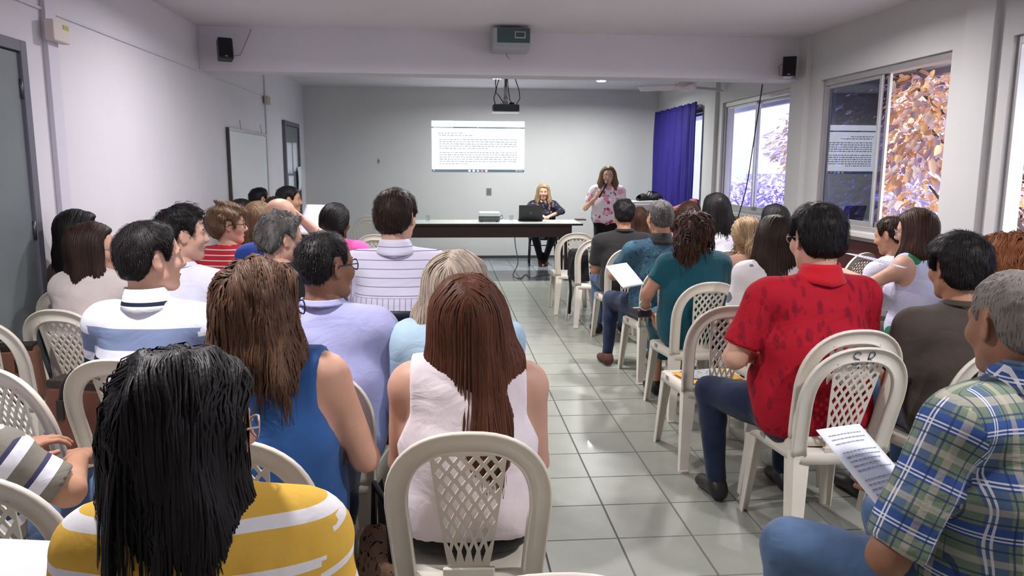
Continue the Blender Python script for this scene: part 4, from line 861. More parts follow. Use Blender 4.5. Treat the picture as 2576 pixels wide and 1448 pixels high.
for x, w_ in ((-W2+.022, .016), (W2-.14, .02), (W2-.11, .01), (W2-.085, .012), (W2-.06, .01), (W2-.04, .01)): emq('taskbar_mark', x, x+w_, -H2+.014, -H2+.034, EM('projected_pale', (.8, .9, .95), .9), -.0045, tb_)
for x, z, lab in ((-1.08, 1.60, 'small white switch plate on the front wall left of the screen'), (.71, 1.11, 'grey socket plate on the front wall below the screen')):
    g = z < 1.3; t = empty('wall_plate', (x, YK, z), 0, lab, 'wall plate'); b = MB(); w_, h = (.042, .058) if g else (.016, .045); b.box(-w_, w_, -.010, 0, -h, h, .003); b.build('plate', mat('plate_grey' if g else 'plate_white', srgb(122, 124, 116) if g else srgb(178, 180, 178), .5), t); b = MB(); b.box(-w_*.5, w_*.5, -.013, -.010, -h*.5, h*.5, .001); b.build('insert', mat('plate_dark', srgb(104, 106, 98), .5), t)
# hanging projector
pp = at(1272, 272, 9.6); t = empty('ceiling_projector', (pp[0], pp[1], pp[2]), 0, 'dark projector hanging from the ceiling on a pole', 'projector'); ph = HC-pp[2]
b = MB(); b.box(-.165, .165, -.13, .13, -.045, .040, .012); b.build('body', mat('projector_dark', srgb(58, 66, 70), .4), t); b = MB(); b.box(-.170, .170, -.135, .135, -.058, -.046, .004); b.build('base_plate', mat('white_enamel', (.7, .7, .7)), t)
b = MB(); b.lathe([(.035, .0), (.035, .03), (.0, .032)], 16, (.08, 0, .04)); b.tube([(.08, .13, 0), (.08, .16, 0)], .03, 16); b.build('lens', BLK, t)
b = MB(); b.box(-.07, .03, -.04, .04, .040, .06, .004); b.tube([(0, 0, .05), (0, 0, .12)], .03, 10); b.tube([(0, 0, .12), (0, 0, .26)], .024, 12); b.build('mount', ALU, t); b = MB(); b.tube([(0, 0, .24), (0, 0, ph)], .016, 10); b.build('pole', mat('dark_steel', (.1, .1, .1)), t)
for q in ([(-.13, 0, .04), (-.15, 0, .12), (-.12, 0, .22), (-.13, 0, .32), (-.10, .02, ph)], [(-.02, -.02, .05), (-.08, -.02, .14), (-.13, 0, .20), (-.09, 0, .34), (-.04, 0, ph)], [(.13, 0, .04), (.18, 0, .12), (.17, 0, .22), (.12, 0, .36), (.08, 0, ph)], [(.10, 0, .045), (.05, 0, .10), (.035, -.02, .2), (.02, -.02, .34), (.02, 0, ph)]):
    b = MB(); b.tube(q, .006, 6); b.build('cable', DARKC, t)
# ------------------------------------------------------------------ the audience, left block
PE = {}
def H(style, col, **k): return dict(style=style, col=col, **k)
def seat_for(k, label, **q): return chair_of(PE[k], label, **q)
PE['yellow'] = person('woman with long black wavy hair in a yellow striped T-shirt, nearest the camera', 478, 884, 1.30, yaw=2, side=-.055, hy=-50, hp=8, sex='f', nk=.262, sw=1.18, fat=1.15, hair=H('long', 'black', L=.47, wm=.088, wb=.07, Lf=.2, yb=-.12, r=.05, t=.030, curl=.5, n=2800, dx=.0), top=('yellow', .7), collar='crew', glasses='clear_frame', bottom='jeans', arms={-1: dict(e=(-.27, .0, .70), w=(-.36, .16, .69), h='flat')})
PE['tank'] = person('woman with straight auburn hair to mid back in a sleeveless cream top', 1178, 692, 2.12, yaw=-2, hy=-2, hp=4, sex='f', nk=.240, sw=1.10, fat=1.0, skin_t='light', hair=H('long', 'auburn', L=.37, wm=.088, wb=.03, yb=-.165, r=.044, t=.024, n=2600, dx=.05, curl=.03, front_locks=None), top=('cream', 0), shirt_hem=.485, bottom='black_trousers')
PE['denim'] = person('woman with wavy brown highlighted hair in a sleeveless denim vest', 660, 655, 2.06, yaw=-8, hy=-46, hp=3, sex='f', nk=.245, sw=1.16, fat=1.22, skin_t='light', hair=H('long', 'caramel', L=.19, wm=.115, wb=.12, yb=-.12, r=.05, t=.026, n=2600, curl=.42, Lf=.2, dx=-.01), top=('denim_vest', 0), glasses='dark_frame', bottom='dark_jeans', arms={1: dict(e=(.275, .03, .70), w=(.12, .27, .66))})
PE['lavender'] = person('dark skinned man with glasses in a lavender sweater', 822, 583, 2.72, yaw=-8, hy=-48, skin_t='brown', sw=1.06, fat=1.2, nk=0.285, hair=H('short', 'black', t=.014, fade=.10, sl=.004), top=('lavender', 1.9), collar='crew', glasses='dark_frame', bottom='grey_trousers')
PE['pin'] = person('large man in a white pinstriped shirt on a dark blue chair', 997, 474, 3.80, yaw=-3, hy=-20, skin_t='light', sw=1.22, fat=1.35, hs=1.13, nk=0.285, hair=H('short', 'darkbrown', t=.018, front=.06), top=('pin', 1.9), collar='shirt', bottom='navy_trousers')
PE['blonde'] = person('woman with blonde streaked hair in a light blue shirt behind the cream top', 1150, 632, 2.72, yaw=0, hy=-18, hp=6, sex='f', nk=.25, sw=1.16, fat=1.2, skin_t='light', hair=H('long', 'ashblonde', L=.19, wm=.105, wb=.10, yb=-.10, r=.045, t=.026, n=2000, curl=.12), top=('light_blue', 1.9), bottom='grey_trousers')
PE['polo'] = person('man with short black hair in a white and blue striped polo shirt', 378, 558, 2.80, yaw=-8, hy=-52, skin_t='light', sw=1.16, fat=1.22, hair=H('short', 'black', t=.018, fade=.03), hs=1.05, top=('polo', .8), collar=('polo', 'polo_collar'), bottom='dark_jeans')
PE['white_tee'] = person('man with tousled black hair in a white T-shirt behind the striped polo', 458, 520, 3.55, yaw=-12, hy=-66, skin_t='light', sw=1.1, fat=1.1, hair=H('short', 'black', t=.024, tuft=.012, lift=.012, sl=.010, curl=.5), top=('white_tee', .8), collar='crew', bottom='jeans')
PE['sheer'] = person('woman with dark brown hair over one shoulder in a sheer white blouse', 232, 559, 3.68, yaw=-14, hy=-72, sex='f', nk=.255, sw=1.12, fat=1.1, skin_t='light', hair=H('long', 'darkbrown', L=.21, wm=.09, wb=.075, yb=-.12, dx=-.09, r=.045, t=.02, curl=.06), top=('white_blouse', 1.5), bottom='black_trousers', arms={1: dict(e=(.26, .20, .78), w=(.15, .17, 1.04), n=(.3, .6, 0), h='relaxed')}, glasses='clear_frame')
PE['black_hair'] = person('woman with long black hair by the grey door, half hidden', 196, 527, 4.25, yaw=-10, side=-.09, hy=-66, sex='f', sw=0.95, skin_t='light', hair=H('long', 'black', L=.26, wm=.10, wb=.11, dx=-.06, yb=-.13, r=.05, curl=.1), top=('brown_knit', .6), bottom='black_trousers', glasses='dark_frame')
PE['red_stripe'] = person('woman with curly light brown hair in a red striped top', 575, 513, 5.0, yaw=-6, hy=-74, sex='f', nk=0.285, skin_t='light', sw=1.05, hair=H('short', 'lightbrown', t=.034, curl=1.2, lift=.014, fade=.02, sl=.011, front=.06), top=('red_stripe', .7), glasses='dark_frame', bottom='moss')
PE['straight_blonde'] = person('woman with straight dark blonde hair beside the bald man', 650, 507, 5.6, yaw=-4, hy=-14, sex='f', skin_t='light', hair=H('long', 'lightbrown', L=.20, wm=.095, wb=.10, yb=-.09), top=('white_blouse', .6), bottom='black_trousers')
PE['bald'] = person('bald man in a royal blue polo shirt with a hand raised to his face', 706, 499, 4.75, yaw=-2, hy=-36, hp=4, skin_t='light', sw=1.22, fat=1.25, nk=0.285, hs=1.06, hair=H('bald', 'white', sides=True, t=.004), top=('royal', .8), collar='polo', bottom='dark_jeans', arms={1: dict(e=(.21, .20, 1.05), w=(.10, .195, 1.155), h='relaxed', n=(.2, .5, .6))})
PE['grey_curls'] = person('man with curly grey hair in a black shirt before the bald man', 708, 534, 3.70, yaw=-4, hy=-58, hp=4, skin_t='light', sw=1.22, fat=1.2, hair=H('short', 'saltpepper', t=.022, curl=.9, lift=.008, sl=.008), nk=0.285, top=('black', .8), collar='crew', bottom='black_trousers')
PE['far_profile'] = person('man in right profile sitting against the whiteboard', 655, 472, 7.9, yaw=-40, hy=-58, skin_t='tan', hair=H('short', 'black', t=.016), top=('charcoal', .7), bottom='jeans')
PE['far_boy'] = person('young man in right profile below the far grey door', 728, 468, 6.9, yaw=-42, hy=-82, skin_t='tan', hair=H('short', 'black', t=.018, front=.055), top=('charcoal', .7), bottom='jeans', arms={-1: dict(e=(-.2, .18, .86), w=(-.05, .40, .92), h='grip', n=(0, -.6, .8)), 1: dict(e=(.22, .18, .86), w=(.07, .42, .92), h='grip', n=(0, -.6, .8))})
PE['far_dark'] = person('dark haired woman mostly hidden between curly hair and whiteboard', 610, 500, 6.5, yaw=-25, hy=-45, sex='f', skin_t='tan', hair=H('bun', 'black', t=.018), top=('salmon_print', .7), bottom='black_trousers')
PE['far_top'] = person('dark haired man almost hidden behind the bald head', 693, 495, 6.35, yaw=-20, hy=-25, skin_t='tan', hair=H('short', 'black', t=.018), top=('charcoal', .7), bottom='jeans')
PE['pink'] = person('woman with pulled back black hair in a pink top', 845, 513, 5.25, yaw=-8, hy=-32, sex='f', nk=.262, skin_t='dark', sw=1.08, hair=H('pony', 'black', t=.020, L=.16), top=('pink', .7), bottom='jeans')
PE['grey_stripe'] = person('person in a grey and white striped shirt cut off by the left edge', -165, 790, 1.92, yaw=-16, hy=-16, skin_t='tan', sw=1.1, fat=1.15, hair=H('short', 'black', t=.016), top=('grey_stripe', .85), bottom='jeans', arms={1: dict(e=(.30, .10, .66), w=(.13, .33, .64))})
# ------------------------------------------------------------------ right block
PE['plaid'] = person('grey haired man in a plaid shirt at the right edge holding a paper', 2562, 681, 1.72, yaw=20, hy=4, hp=6, skin_t='brown', sw=1.18, fat=1.25, nk=.262, hs=1.03, hair=H('short', 'buzz', t=.006, fade=.05, sl=.003, lift=.001, n=2500), top=('plaid', .92), collar='shirt', bottom='jeans', arms={-1: dict(e=(-.35, .05, .66), w=(-.02, .24, .64), h='grip'), 1: dict(w=(.05, .33, .68), h='grip')}, knees={-1: ((-.34, .35, .545), (-.32, .34, .085))})
PE['red'] = person('heavy man in a red polo shirt with a dark leaf print', 2057, 512, 3.06, yaw=5, hy=8, hp=5, skin_t='light', sw=1.26, fat=1.45, nk=0.28, hs=1.10, hair=H('short', 'black', t=.020, fade=.045, front=.06), top=('red_leaf', .78), collar=('polo', 'red_plain'), glasses='metal_frame', bottom='dark_jeans', arms={-1: dict(e=(-.33, .04, .74), w=(-.10, .26, .72))}, knees={-1: ((-.27, .38, .50), (-.24, .33, .085))})
PE['olive'] = person('man with thick black hair in a dark olive T-shirt', 2414, 583, 3.05, yaw=8, hy=6, hp=4, skin_t='tan', sw=1.2, fat=1.15, nk=0.285, hs=1.08, hair=H('short', 'black', t=.026, fade=.02, front=.06), top=('olive', .8), collar='crew', bottom='jeans')
PE['teal'] = person('woman in a teal dress with curly brown hair in a claw clip', 1747, 534, 4.63, yaw=5, hy=-18, hp=3, sex='f', nk=.25, sw=1.15, fat=1.2, skin_t='tan', hair=H('clip', 'brown', t=.026, curl=.9), top=('teal', .55), skirt=True, bottom='teal', shoe='black_leather', arms={-1: dict(e=(-.28, .06, .74), w=(-.22, .26, .62))})
PE['paisley'] = person('man with cropped grey hair in a teal paisley shirt', 1660, 503, 5.42, yaw=6, hy=12, skin_t='tan', sw=1.2, fat=1.2, hs=1.04, hair=H('short', 'saltpepper', t=.009, fade=.05, sl=.004), top=('paisley', .7), collar=('polo', 'charcoal'), bottom='dark_jeans', arms={-1: dict(e=(-.31, .10, .74), w=(-.12, .33, .70), h='grip')}, knees={-1: ((-.22, .42, .50), (-.26, .36, .085))}, shoe='brown_leather')
PE['black_tee'] = person('man with short black hair in a black T-shirt', 1569, 500, 6.5, yaw=4, hy=2, skin_t='tan', sw=1.16, fat=1.15, hair=H('short', 'black', t=.020, curl=.4), top=('charcoal', .8), collar='crew', bottom='jeans')
PE['brown_long'] = person('woman with long brown hair half hidden behind the black T-shirt', 1604, 520, 7.1, yaw=4, hy=4, sex='f', skin_t='light', hair=H('long', 'brown', L=.20, wm=.10, wb=.10, yb=-.11), top=('charcoal', .6), bottom='black_trousers')
PE['ponytail'] = person('woman with a blonde ponytail and a black strappy top', 1878, 546, 5.0, yaw=8, hy=-8, hp=10, sex='f', nk=.265, skin_t='light', sw=1.05, hair=H('pony', 'blonde', t=.018, L=.24, dx=.03, rad=.8), top=('black', -1), bottom='dark_jeans')
PE['long_dark'] = person('woman with very long dark straight hair and a white printed sleeve', 1948, 541, 4.2, yaw=6, hy=16, sex='f', nk=.262, skin_t='light', sw=1.1, hair=H('long', 'darkbrown', L=.29, wm=.082, wb=.072, yb=-.13, r=.042, t=.018), top=('grey_band', .85), bottom='black_trousers', glasses='metal_frame')
PE['black_hair_r'] = person('woman with black hair before the window wall, head only', 1948, 513, 6.0, yaw=8, hy=20, sex='f', skin_t='light', hair=H('long', 'black', L=.25, t=.018), top=('charcoal', .6), bottom='black_trousers')
PE['long_black'] = person('woman with long black hair sitting tall below the far window', 1801, 485, 6.3, yaw=8, hy=16, sex='f', skin_t='light', hair=H('long', 'black', L=.36, wm=.09, wb=.12, dx=.05, yb=-.12, r=.048), top=('dotted', .7), bottom='jeans')
PE['hairclip'] = person('woman with brown hair tilting her head in a salmon print top', 1733, 505, 7.0, yaw=4, hy=-30, hr=18, sex='f', skin_t='light', hair=H('long', 'brown', L=.16, wm=.09, wb=.08, dx=-.05, yb=-.08), top=('salmon_print', .6), bottom='black_trousers')
PE['green_print'] = person('woman with straight brown hair and glasses in a green and white sleeveless top', 2306, 526, 4.45, yaw=32, hy=44, hp=8, sex='f', nk=.262, skin_t='light', sw=1.12, fat=1.1, hair=H('long', 'brown', L=.15, wm=.10, wb=.10, yb=-.08, t=.022), top=('green_print', 0), glasses='metal_frame', bottom='moss', arms={-1: dict(e=(-.25, .17, .83), w=(-.06, .42, .86), h='grip'), 1: dict(w=(.05, .40, .82), h='grip')})
PE['young'] = person('young man looking down under the middle window', 2243, 546, 5.1, yaw=25, hy=36, hp=14, skin_t='tan', hair=H('short', 'darkbrown', t=.014), top=('dotted', .7), bottom='jeans')
PE['curl_red'] = person('woman with curly reddish hair in a magenta top at the right edge', 2545, 590, 3.35, yaw=12, hy=10, sex='f', nk=.26, skin_t='light', sw=1.05, hair=H('long', 'curlred', L=.19, wm=.115, wb=.115, yb=-.10, r=.05, t=.032, curl=.7), top=('magenta', .7), bottom='jeans')
# ------------------------------------------------------------------ at the front
PE['table_woman'] = person('woman with blonde hair in a dark floral blouse seated behind the laptop', 1367, 462, 11.75, yaw=176, hy=174, hp=4, sex='f', nk=.27, skin_t='light', sw=1.12, fat=1.1, hair=H('long', 'blonde', L=.27, wm=.085, wb=.095, yb=-.06, Lf=.30, t=.018), top=('dark_floral', 1.6), bottom='black_trousers', seat=.44, shoe='brown_leather', arms={1: dict(e=(.26, .18, .86), w=(.05, .40, .79), n=(0, 0, 1)), -1: dict(e=(-.28, .20, .84), w=(-.10, .42, .79), n=(0, 0, 1))}, knees={s: ((s*.14, .36, .50), (s*.035, .16, .085)) for s in (1, -1)})
PE['presenter'] = person('standing woman in a pink floral blouse speaking into a microphone', 1530, 417, 10.4, yaw=172, hy=170, sex='f', nk=.27, skin_t='light', sw=1.18, fat=1.14, stand=True, lean=.03, hs=1.02, hair=H('long', 'lightbrown', L=.30, wm=.095, wb=.10, yb=-.06, Lf=.30), top=('floral', .62), bottom='black_trousers', glasses='metal_frame', arms={1: dict(e=(.30, -.02, .95), w=(.16, .19, 1.11), h='grip', n=(.6, .9, .2), dir=(-.5, .1, 1))})
# ------------------------------------------------------------------ chairs
for k, lab in (('tank@-.015', 'white plastic chair of the woman in the cream sleeveless top'), ('denim', 'white plastic chair of the woman in the denim vest'), ('lavender', 'white plastic chair of the man in the lavender sweater'), ('blonde', 'white plastic chair of the blonde woman in light blue'), ('polo', 'white plastic chair of the man in the striped polo shirt'),
               ('sheer', 'white plastic chair of the woman in the sheer blouse'), ('yellow', 'white plastic chair of the woman in yellow stripes'), ('white_tee', 'white plastic chair of the man in the white T-shirt'), ('black_hair', 'white plastic chair of the black haired woman by the grey door'), ('red_stripe', 'white plastic chair of the woman in red stripes'),
               ('straight_blonde', 'white plastic chair of the straight blonde haired woman'), ('bald', 'white plastic chair of the bald man in blue'), ('grey_curls', 'white plastic chair of the man with grey curls'), ('pink', 'white plastic chair of the woman in pink'), 
               ('far_profile', 'white plastic chair of the man in profile at the whiteboard'), ('far_boy', 'white plastic chair of the young man by the far door'), ('far_dark', 'white plastic chair of the woman hidden before the whiteboard'), ('far_top', 'white plastic chair of the man hidden behind the bald head'),
               ('olive', 'white plastic chair of the man in the olive T-shirt'), ('teal', 'white plastic chair of the woman in the teal dress'), ('paisley', 'white plastic chair of the man in the paisley shirt'), ('black_tee', 'white plastic chair of the man in the black T-shirt'), ('brown_long', 'white plastic chair of the brown haired woman behind the black T-shirt'),
               ('ponytail', 'white plastic chair of the woman with the blonde ponytail'), ('long_dark', 'white plastic chair of the woman with very long dark hair'), ('black_hair_r', 'white plastic chair of the black haired woman near the windows'), ('long_black', 'white plastic chair of the tall woman with long black hair'), ('hairclip', 'white plastic chair of the woman tilting her head'),
               ('green_print', 'white plastic chair of the woman in the green print top'), ('young', 'white plastic chair of the young man looking down'), ('curl_red', 'white plastic chair of the woman with reddish curls'), ('plaid', 'white plastic chair of the man in plaid')):
    k, *q_ = k.split('@'); seat_for(k, lab, dy=float(q_[0]) if q_ else 0.)
q = pworld(PE['red'], (.02, -.015, 0)); sr = chair(q[0], q[1], PE['red']['yaw']-.02, 'white plastic chair marked S.R under the man in red', 'white plastic chairs')
sr2 = chair(q[0]+.01, q[1]+.055, PE['red']['yaw']-.02, 'white plastic chair stacked on the one marked S.R', z=.055)
b = MB()
def stroke(pts, ox, s=.030):
    P = []
    for i in range(len(pts)-1):
        for k in range(4): t = k/4; P.append((pts[i][0]*(1-t)+pts[i+1][0]*t, pts[i][1]*(1-t)+pts[i+1][1]*t))
    P.append(pts[-1]); b.tube([(ox+x*s, back_y(.848+z*s)-.0066, .848+z*s) for x, z in P], .0016, 5)
stroke([(.45, .75), (.2, 1), (-.3, .95), (-.55, .55), (-.2, .15), (.35, 0), (.5, -.4), (.2, -.8), (-.35, -.8), (-.6, -.5)], -.028); stroke([(-.05, -.75), (.1, -.75)], -.002); stroke([(-.3, -.8), (-.25, .9), (.3, 1), (.6, .6), (.3, .2), (-.25, .05), (.2, -.2), (.7, -.8)], .030)
b.build('marker_writing', mat('blue_marker', srgb(58, 64, 96), .5), sr)
e1 = chair_top(1846, 757, 3.64, .03, 'empty white plastic chair with a yellow envelope on its seat')
chair_top(1452, 582, 7.7, .02, 'empty white plastic chair at the aisle nearest the table'); ch8 = chair_top(1508, 592, 7.05, .03, 'white plastic chair with a black strap hanging, before the black T-shirt man')
chair_top(-112, 1180, 1.61, -.12, 'white plastic chair of the grey striped person at the left edge'); chair_top(1388, 1372, 1.22, 0., 'empty white plastic chair at the bottom edge right of the aisle start'); bagc = chair_top(-25, 918, 2.46, -.48, 'white plastic chair at the left carrying a brown handbag').location
chair_top(-82, 801, 3.25, -.1, 'white plastic chair at the far left edge behind the handbag chair'); chair_top(2178, 626, 6.0, .5, 'empty white plastic chair under the middle window'); chair_top(928, 536, 10.2, .1, 'empty white plastic chair left of the front table'); chair_top(943, 588, 7.4, -.1, 'empty white plastic chair before the large man in pinstripes')
# dark blue chair of the large man
q = pworld(PE['pin'], (.04, .06, 0)); t = empty('blue_chair', (q[0], q[1], 0), PE['pin']['yaw'], 'dark blue moulded chair of the large man in pinstripes', 'chair'); NAVY = mat('navy_plastic', srgb(24, 30, 46), .45, .4); b = MB()
b.grid(lambda u, v: ((u-.5)*(.46-.10*max(0, v-.6)*2*abs(u-.5)*2), -.21-.09*v-.05*(1-(2*u-1)**2), .46+.37*v-.04*abs(2*u-1)**3*v), 14, 12, True, .012); bk = b.build('backrest', NAVY, t); b = MB(); b.box(-.035, .035, -.318, -.306, .70, .725, .003); b.build('badge', mat('badge_grey', (.4, .4, .42), .4), bk)
b = MB(); b.grid(lambda u, v: ((u-.5)*.46, (v-.5)*.44, .445-.012*(1-(2*u-1)**2)), 10, 10, True, .012); b.build('seat', mat('blue_seat', srgb(20, 66, 120), .6), t)
for s in (1, -1):
    for y in (.18, -.20): b = MB(); b.tube([(s*.19, y, .44), (s*.22, y*1.15, 0)], .014, 8); b.build('leg', BLK, t)
# ------------------------------------------------------------------ front table and what stands on it
t = empty('front_table', (.47, 10.72, 0), 0, 'long table with pale glossy top and dark brown front panel', 'table'); WOOD = mat('dark_brown_wood', srgb(52, 32, 30), .45, .4, var=.15, vscale=3., stretch=(1, 8, 12))
b = MB(); b.box(-1.40, 1.40, -.42, .36, .728, .75, .004); b.build('tabletop', mat('pale_table_laminate', srgb(196, 200, 194), .22, .5), t); b = MB(); b.box(-1.40, 1.40, -.424, -.4205, .722, .748); b.box(1.4005, 1.404, -.42, .36, .722, .748); b.build('dark_edge', WOOD, t)
b = MB(); b.box(-1.28, 1.26, -.36, -.335, .555, .727, .003); b.build('front_panel', WOOD, t)
for x in (-1.22, 1.20):
    for y in (-.30, .26): b = MB(); b.box(x-.03, x+.03, y-.03, y+.03, 0, .728, .004); b.build('leg', WOOD, t)
def onto(u, v, z):
    d = CF+(u-CXP)/FPX*CR-(v-CYP)/FPX*CU; return np.array([0, 0, CAM_H])+d*((z-CAM_H)/d[2])
p = onto(1232, 558, .75); t = empty('table_projector', (p[0], p[1]+.12, .75), -.05, 'white and grey projector standing on the front table', 'projector'); b = MB(); b.box(-.15, .15, -.12, .12, .012, .075, .012); b.build('lower_body', mat('projector_grey', srgb(92, 96, 98), .5), t); b = MB(); b.box(-.148, .148, -.12, .12, .075, .135, .02); b.build('cover', mat('projector_white', srgb(226, 232, 232), .4), t); b = MB(); b.tube([(.10, .12, .06), (.10, .15, .06)], .03, 14); b.build('lens', BLK, t)
for sx in (-.11, .11): b = MB(); b.lathe([(.012, 0), (.012, .014)], 10, (sx, -.08, 0)); b.build('foot', BLK, t)
b = MB(); b.tube([(.145, -.02, .03), (.19, -.04, .05), (.185, .03, .09), (.15, .06, .06)], .004, 6); b.build('cord', DARKC, t)
p = onto(1335, 556, .75); t = empty('laptop', (p[0], p[1]+.10, .75), PI-.03, 'open black laptop on the front table', 'laptop'); b = MB(); b.box(-.17, .17, -.12, .12, .0, .018, .004); ba = b.build('keyboard_base', BLK, t); b = MB(); R = Matrix.Rotation(-.30, 3, 'X'); b.box(-.17, .17, -.006, .006, 0, .225, .004, R=R, o=(0, .12, .016)); sc_ = b.build('screen_lid', BLK, t); b = MB(); b.box(-.016, .016, .0062, .0072, .10, .125, 0, R=R, o=(0, .12, .016)); b.build('emblem', mat('dark_emblem', (.08, .08, .09), .3), sc_)
b = MB(); b.box(-.155, .155, -.0078, -.0062, .015, .21, 0, R=R, o=(0, .12, .016)); b.build('display', EM('laptop_display', (.7, .8, .9), .5), sc_)
for u, lab in ((1076, 'clear plastic cup at the left of the front table'), (1287, 'clear plastic cup between projector and laptop')):
    p = onto(u, 556, .75); b = MB(); b.lathe([(.024, 0), (.034, .085), (.032, .084), (.022, .004)], 18); o = b.build('plastic_cup', glass_mat('cup_plastic', (.9, .93, .95), .6)); o.location = (p[0], p[1]+.05, .75); tag(o, lab, 'cup')
for i, (u, v, w_, h, rz_, lab) in enumerate(((1412, 554, .16, .2, .2, 'white sheet on the table by the seated woman'), (1385, 558, .12, .16, -.3, 'small cream note on the table before the seated woman'))):
    p = onto(u, v, .75); b = MB(); b.grid(lambda a, c: ((a-.5)*w_, (c-.5)*h, .0015+.0008*math.sin(a*6)), 4, 4, True, .001); o = b.build('paper_sheet', PAPER if i == 0 else mat('cream_paper', srgb(214, 208, 186), .8)); o.location = (p[0], p[1], .7512); o.rotation_euler[2] = rz_; tag(o, lab, 'paper')
p = onto(1460, 553, .75); b = MB(); b.box(-.07, .07, -.10, .10, 0, .018, .004); o = b.build('notebook', mat('brown_notebook', srgb(84, 66, 60), .6)); o.location = (p[0], p[1], .75); tag(o, 'brown notebook at the right end of the front table', 'notebook')
cable([(.93, 10.42, .74), (.95, 10.40, .45), (.99, 10.42, .20), (.93, 10.5, .012), (1.0, 10.2, .010), (1.12, 10.6, .010), (1.16, 10.25, .010), (1.35, 10.5, .010), (1.55, 10.6, .010)], .006, 'grey cable falling from the front table and coiling on the floor', mat('grey_cable2', (.10, .10, .10), .6))
# seated woman's chair
q = pworld(PE['table_woman'], (0, .05, 0)); t = empty('office_chair', (q[0], q[1], 0), PE['table_woman']['yaw'], 'blue upholstered chair with black legs behind the table', 'chair'); BF = mat('blue_upholstery', srgb(26, 58, 84), .85, bump=.3, bscale=400.); b = MB(); b.box(-.23, .23, -.21, .22, .40, .45, .02); b.build('seat', BF, t); b = MB(); b.box(-.21, .21, -.26, -.22, .58, .86, .018); b.build('backrest', BF, t)
for s in (1, -1):
    b = MB(); b.tube([(s*.2, -.2, .41), (s*.2, -.23, .5), (s*.2, -.245, .7)], .012, 8); b.build('back_support', BLK, t)
    for y in (.18, -.19): b = MB(); b.tube([(s*.20, y, .41), (s*.215, y*1.1, 0)], .012, 8); b.build('leg', BLK, t)
b = MB(); b.tube([(-.2, .0, .3), (.2, .0, .3)], .008, 8); b.build('stretcher', BLK, t)
# microphone in the presenter's hand
P_ = PE['presenter']; w_ = P_['JO'][1][1]; m0 = np.array(w_)+np.array([-.035, .055, .0]); m1 = np.array([.01, P_['Hc'][1]+.135, P_['Hc'][2]-.075]); q0, q1 = pworld(P_, m0), pworld(P_, m1); t = empty('microphone', q0, 0, 'dark hand microphone held by the standing woman', 'microphone'); D = Vector(q1-q0); b = MB(); b.tube([(0, 0, 0), D*.45, D*.82], [.011, .013, .016], 12); b.build('handle', BLK, t); b = MB(); b.lathe([(.0, -.024), (.018, -.016), (.024, 0), (.018, .016), (.0, .024)], 16, D*.92); b.build('mesh_head', mat('mic_mesh', (.22, .22, .24), .4, metal=.7, bump=.5, bscale=700.), t)
# white cabinet with a black bag, salmon cloth on a stand
p = at(1638, 507, 11.3); t = empty('cabinet', (p[0], p[1]+.25, 0), 0, 'white cabinet by the blue curtain behind the audience', 'cabinet'); b = MB(); b.box(-.26, .26, -.22, .22, .06, p[2], .006); b.build('carcass', mat('white_laminate', srgb(206, 206, 202), .4), t); b = MB(); b.box(-.25, .25, -.236, -.221, .09, p[2]-.04, .004); dd = b.build('door', mat('white_laminate', (.6, .6, .6)), t); b = MB(); b.tube([(.2, -.25, .5), (.2, -.25, .62)], .006, 8); b.build('handle', ALU, dd); b = MB(); b.box(-.24, .24, -.20, .20, 0, .06); b.build('plinth', BLK, t)
b = MB(); b.grid(lambda u, v: ((u-.5)*.34*(1-.12*math.cos(v*2*PI)), .10*math.sin(v*2*PI), .05+.045*math.cos(v*2*PI)+.02*math.sin(u*9)*(math.cos(v*2*PI) > 0)+.01*u), 14, 16); t2 = empty('black_bag', (p[0]+.02, p[1]+.2, p[2]), .1, 'black bag lying on the white cabinet', 'bag'); b.build('body', mat('black_fabric', (.012, .012, .014), .8), t2)
for o_ in (0, .05): b = MB(); b.tube([(-.06+o_, -.02, .08), (-.02+o_, -.03, .15), (.06+o_, -.02, .13), (.10+o_, 0, .08)], .008, 6); b.build('strap', BLK, t2)
p0, p1 = at(1690, 524, 9.2), at(1750, 490, 9.2); t = empty('cloth_stand', ((p0[0]+p1[0])/2, p0[1]+.12, 0), 0, 'dark box stand under the salmon cloth', 'stand'); b = MB(); b.box(-.14, .14, -.09, .09, .04, 1.0, .006); b.build('box', WOOD, t)
for sx in (-.11, .11): b = MB(); b.lathe([(.018, 0), (.018, .042)], 10, (sx, 0, 0)); b.build('foot', BLK, t)
b = MB(); b.grid(lambda u, v: ((u-.5)*.36, -.12+.26*v if .12 < v < .88 else (-.12+.26*(.12 if v < .5 else .88)-.01*math.sin(u*14)), 1.012+.13*u**1.5-.004 if .12 < v < .88 else 1.012+.13*u**1.5-.42*(.12-v if v < .5 else v-.88)/.12*(1-.25*math.sin(u*3))), 24, 24, True, .004); o = b.build('cloth', mat('salmon_cloth', srgb(216, 122, 126), .8, var=.12, vscale=8.)); o.location = t.location; tag(o, 'salmon cloth draped over the stand before the blue curtain', 'cloth')
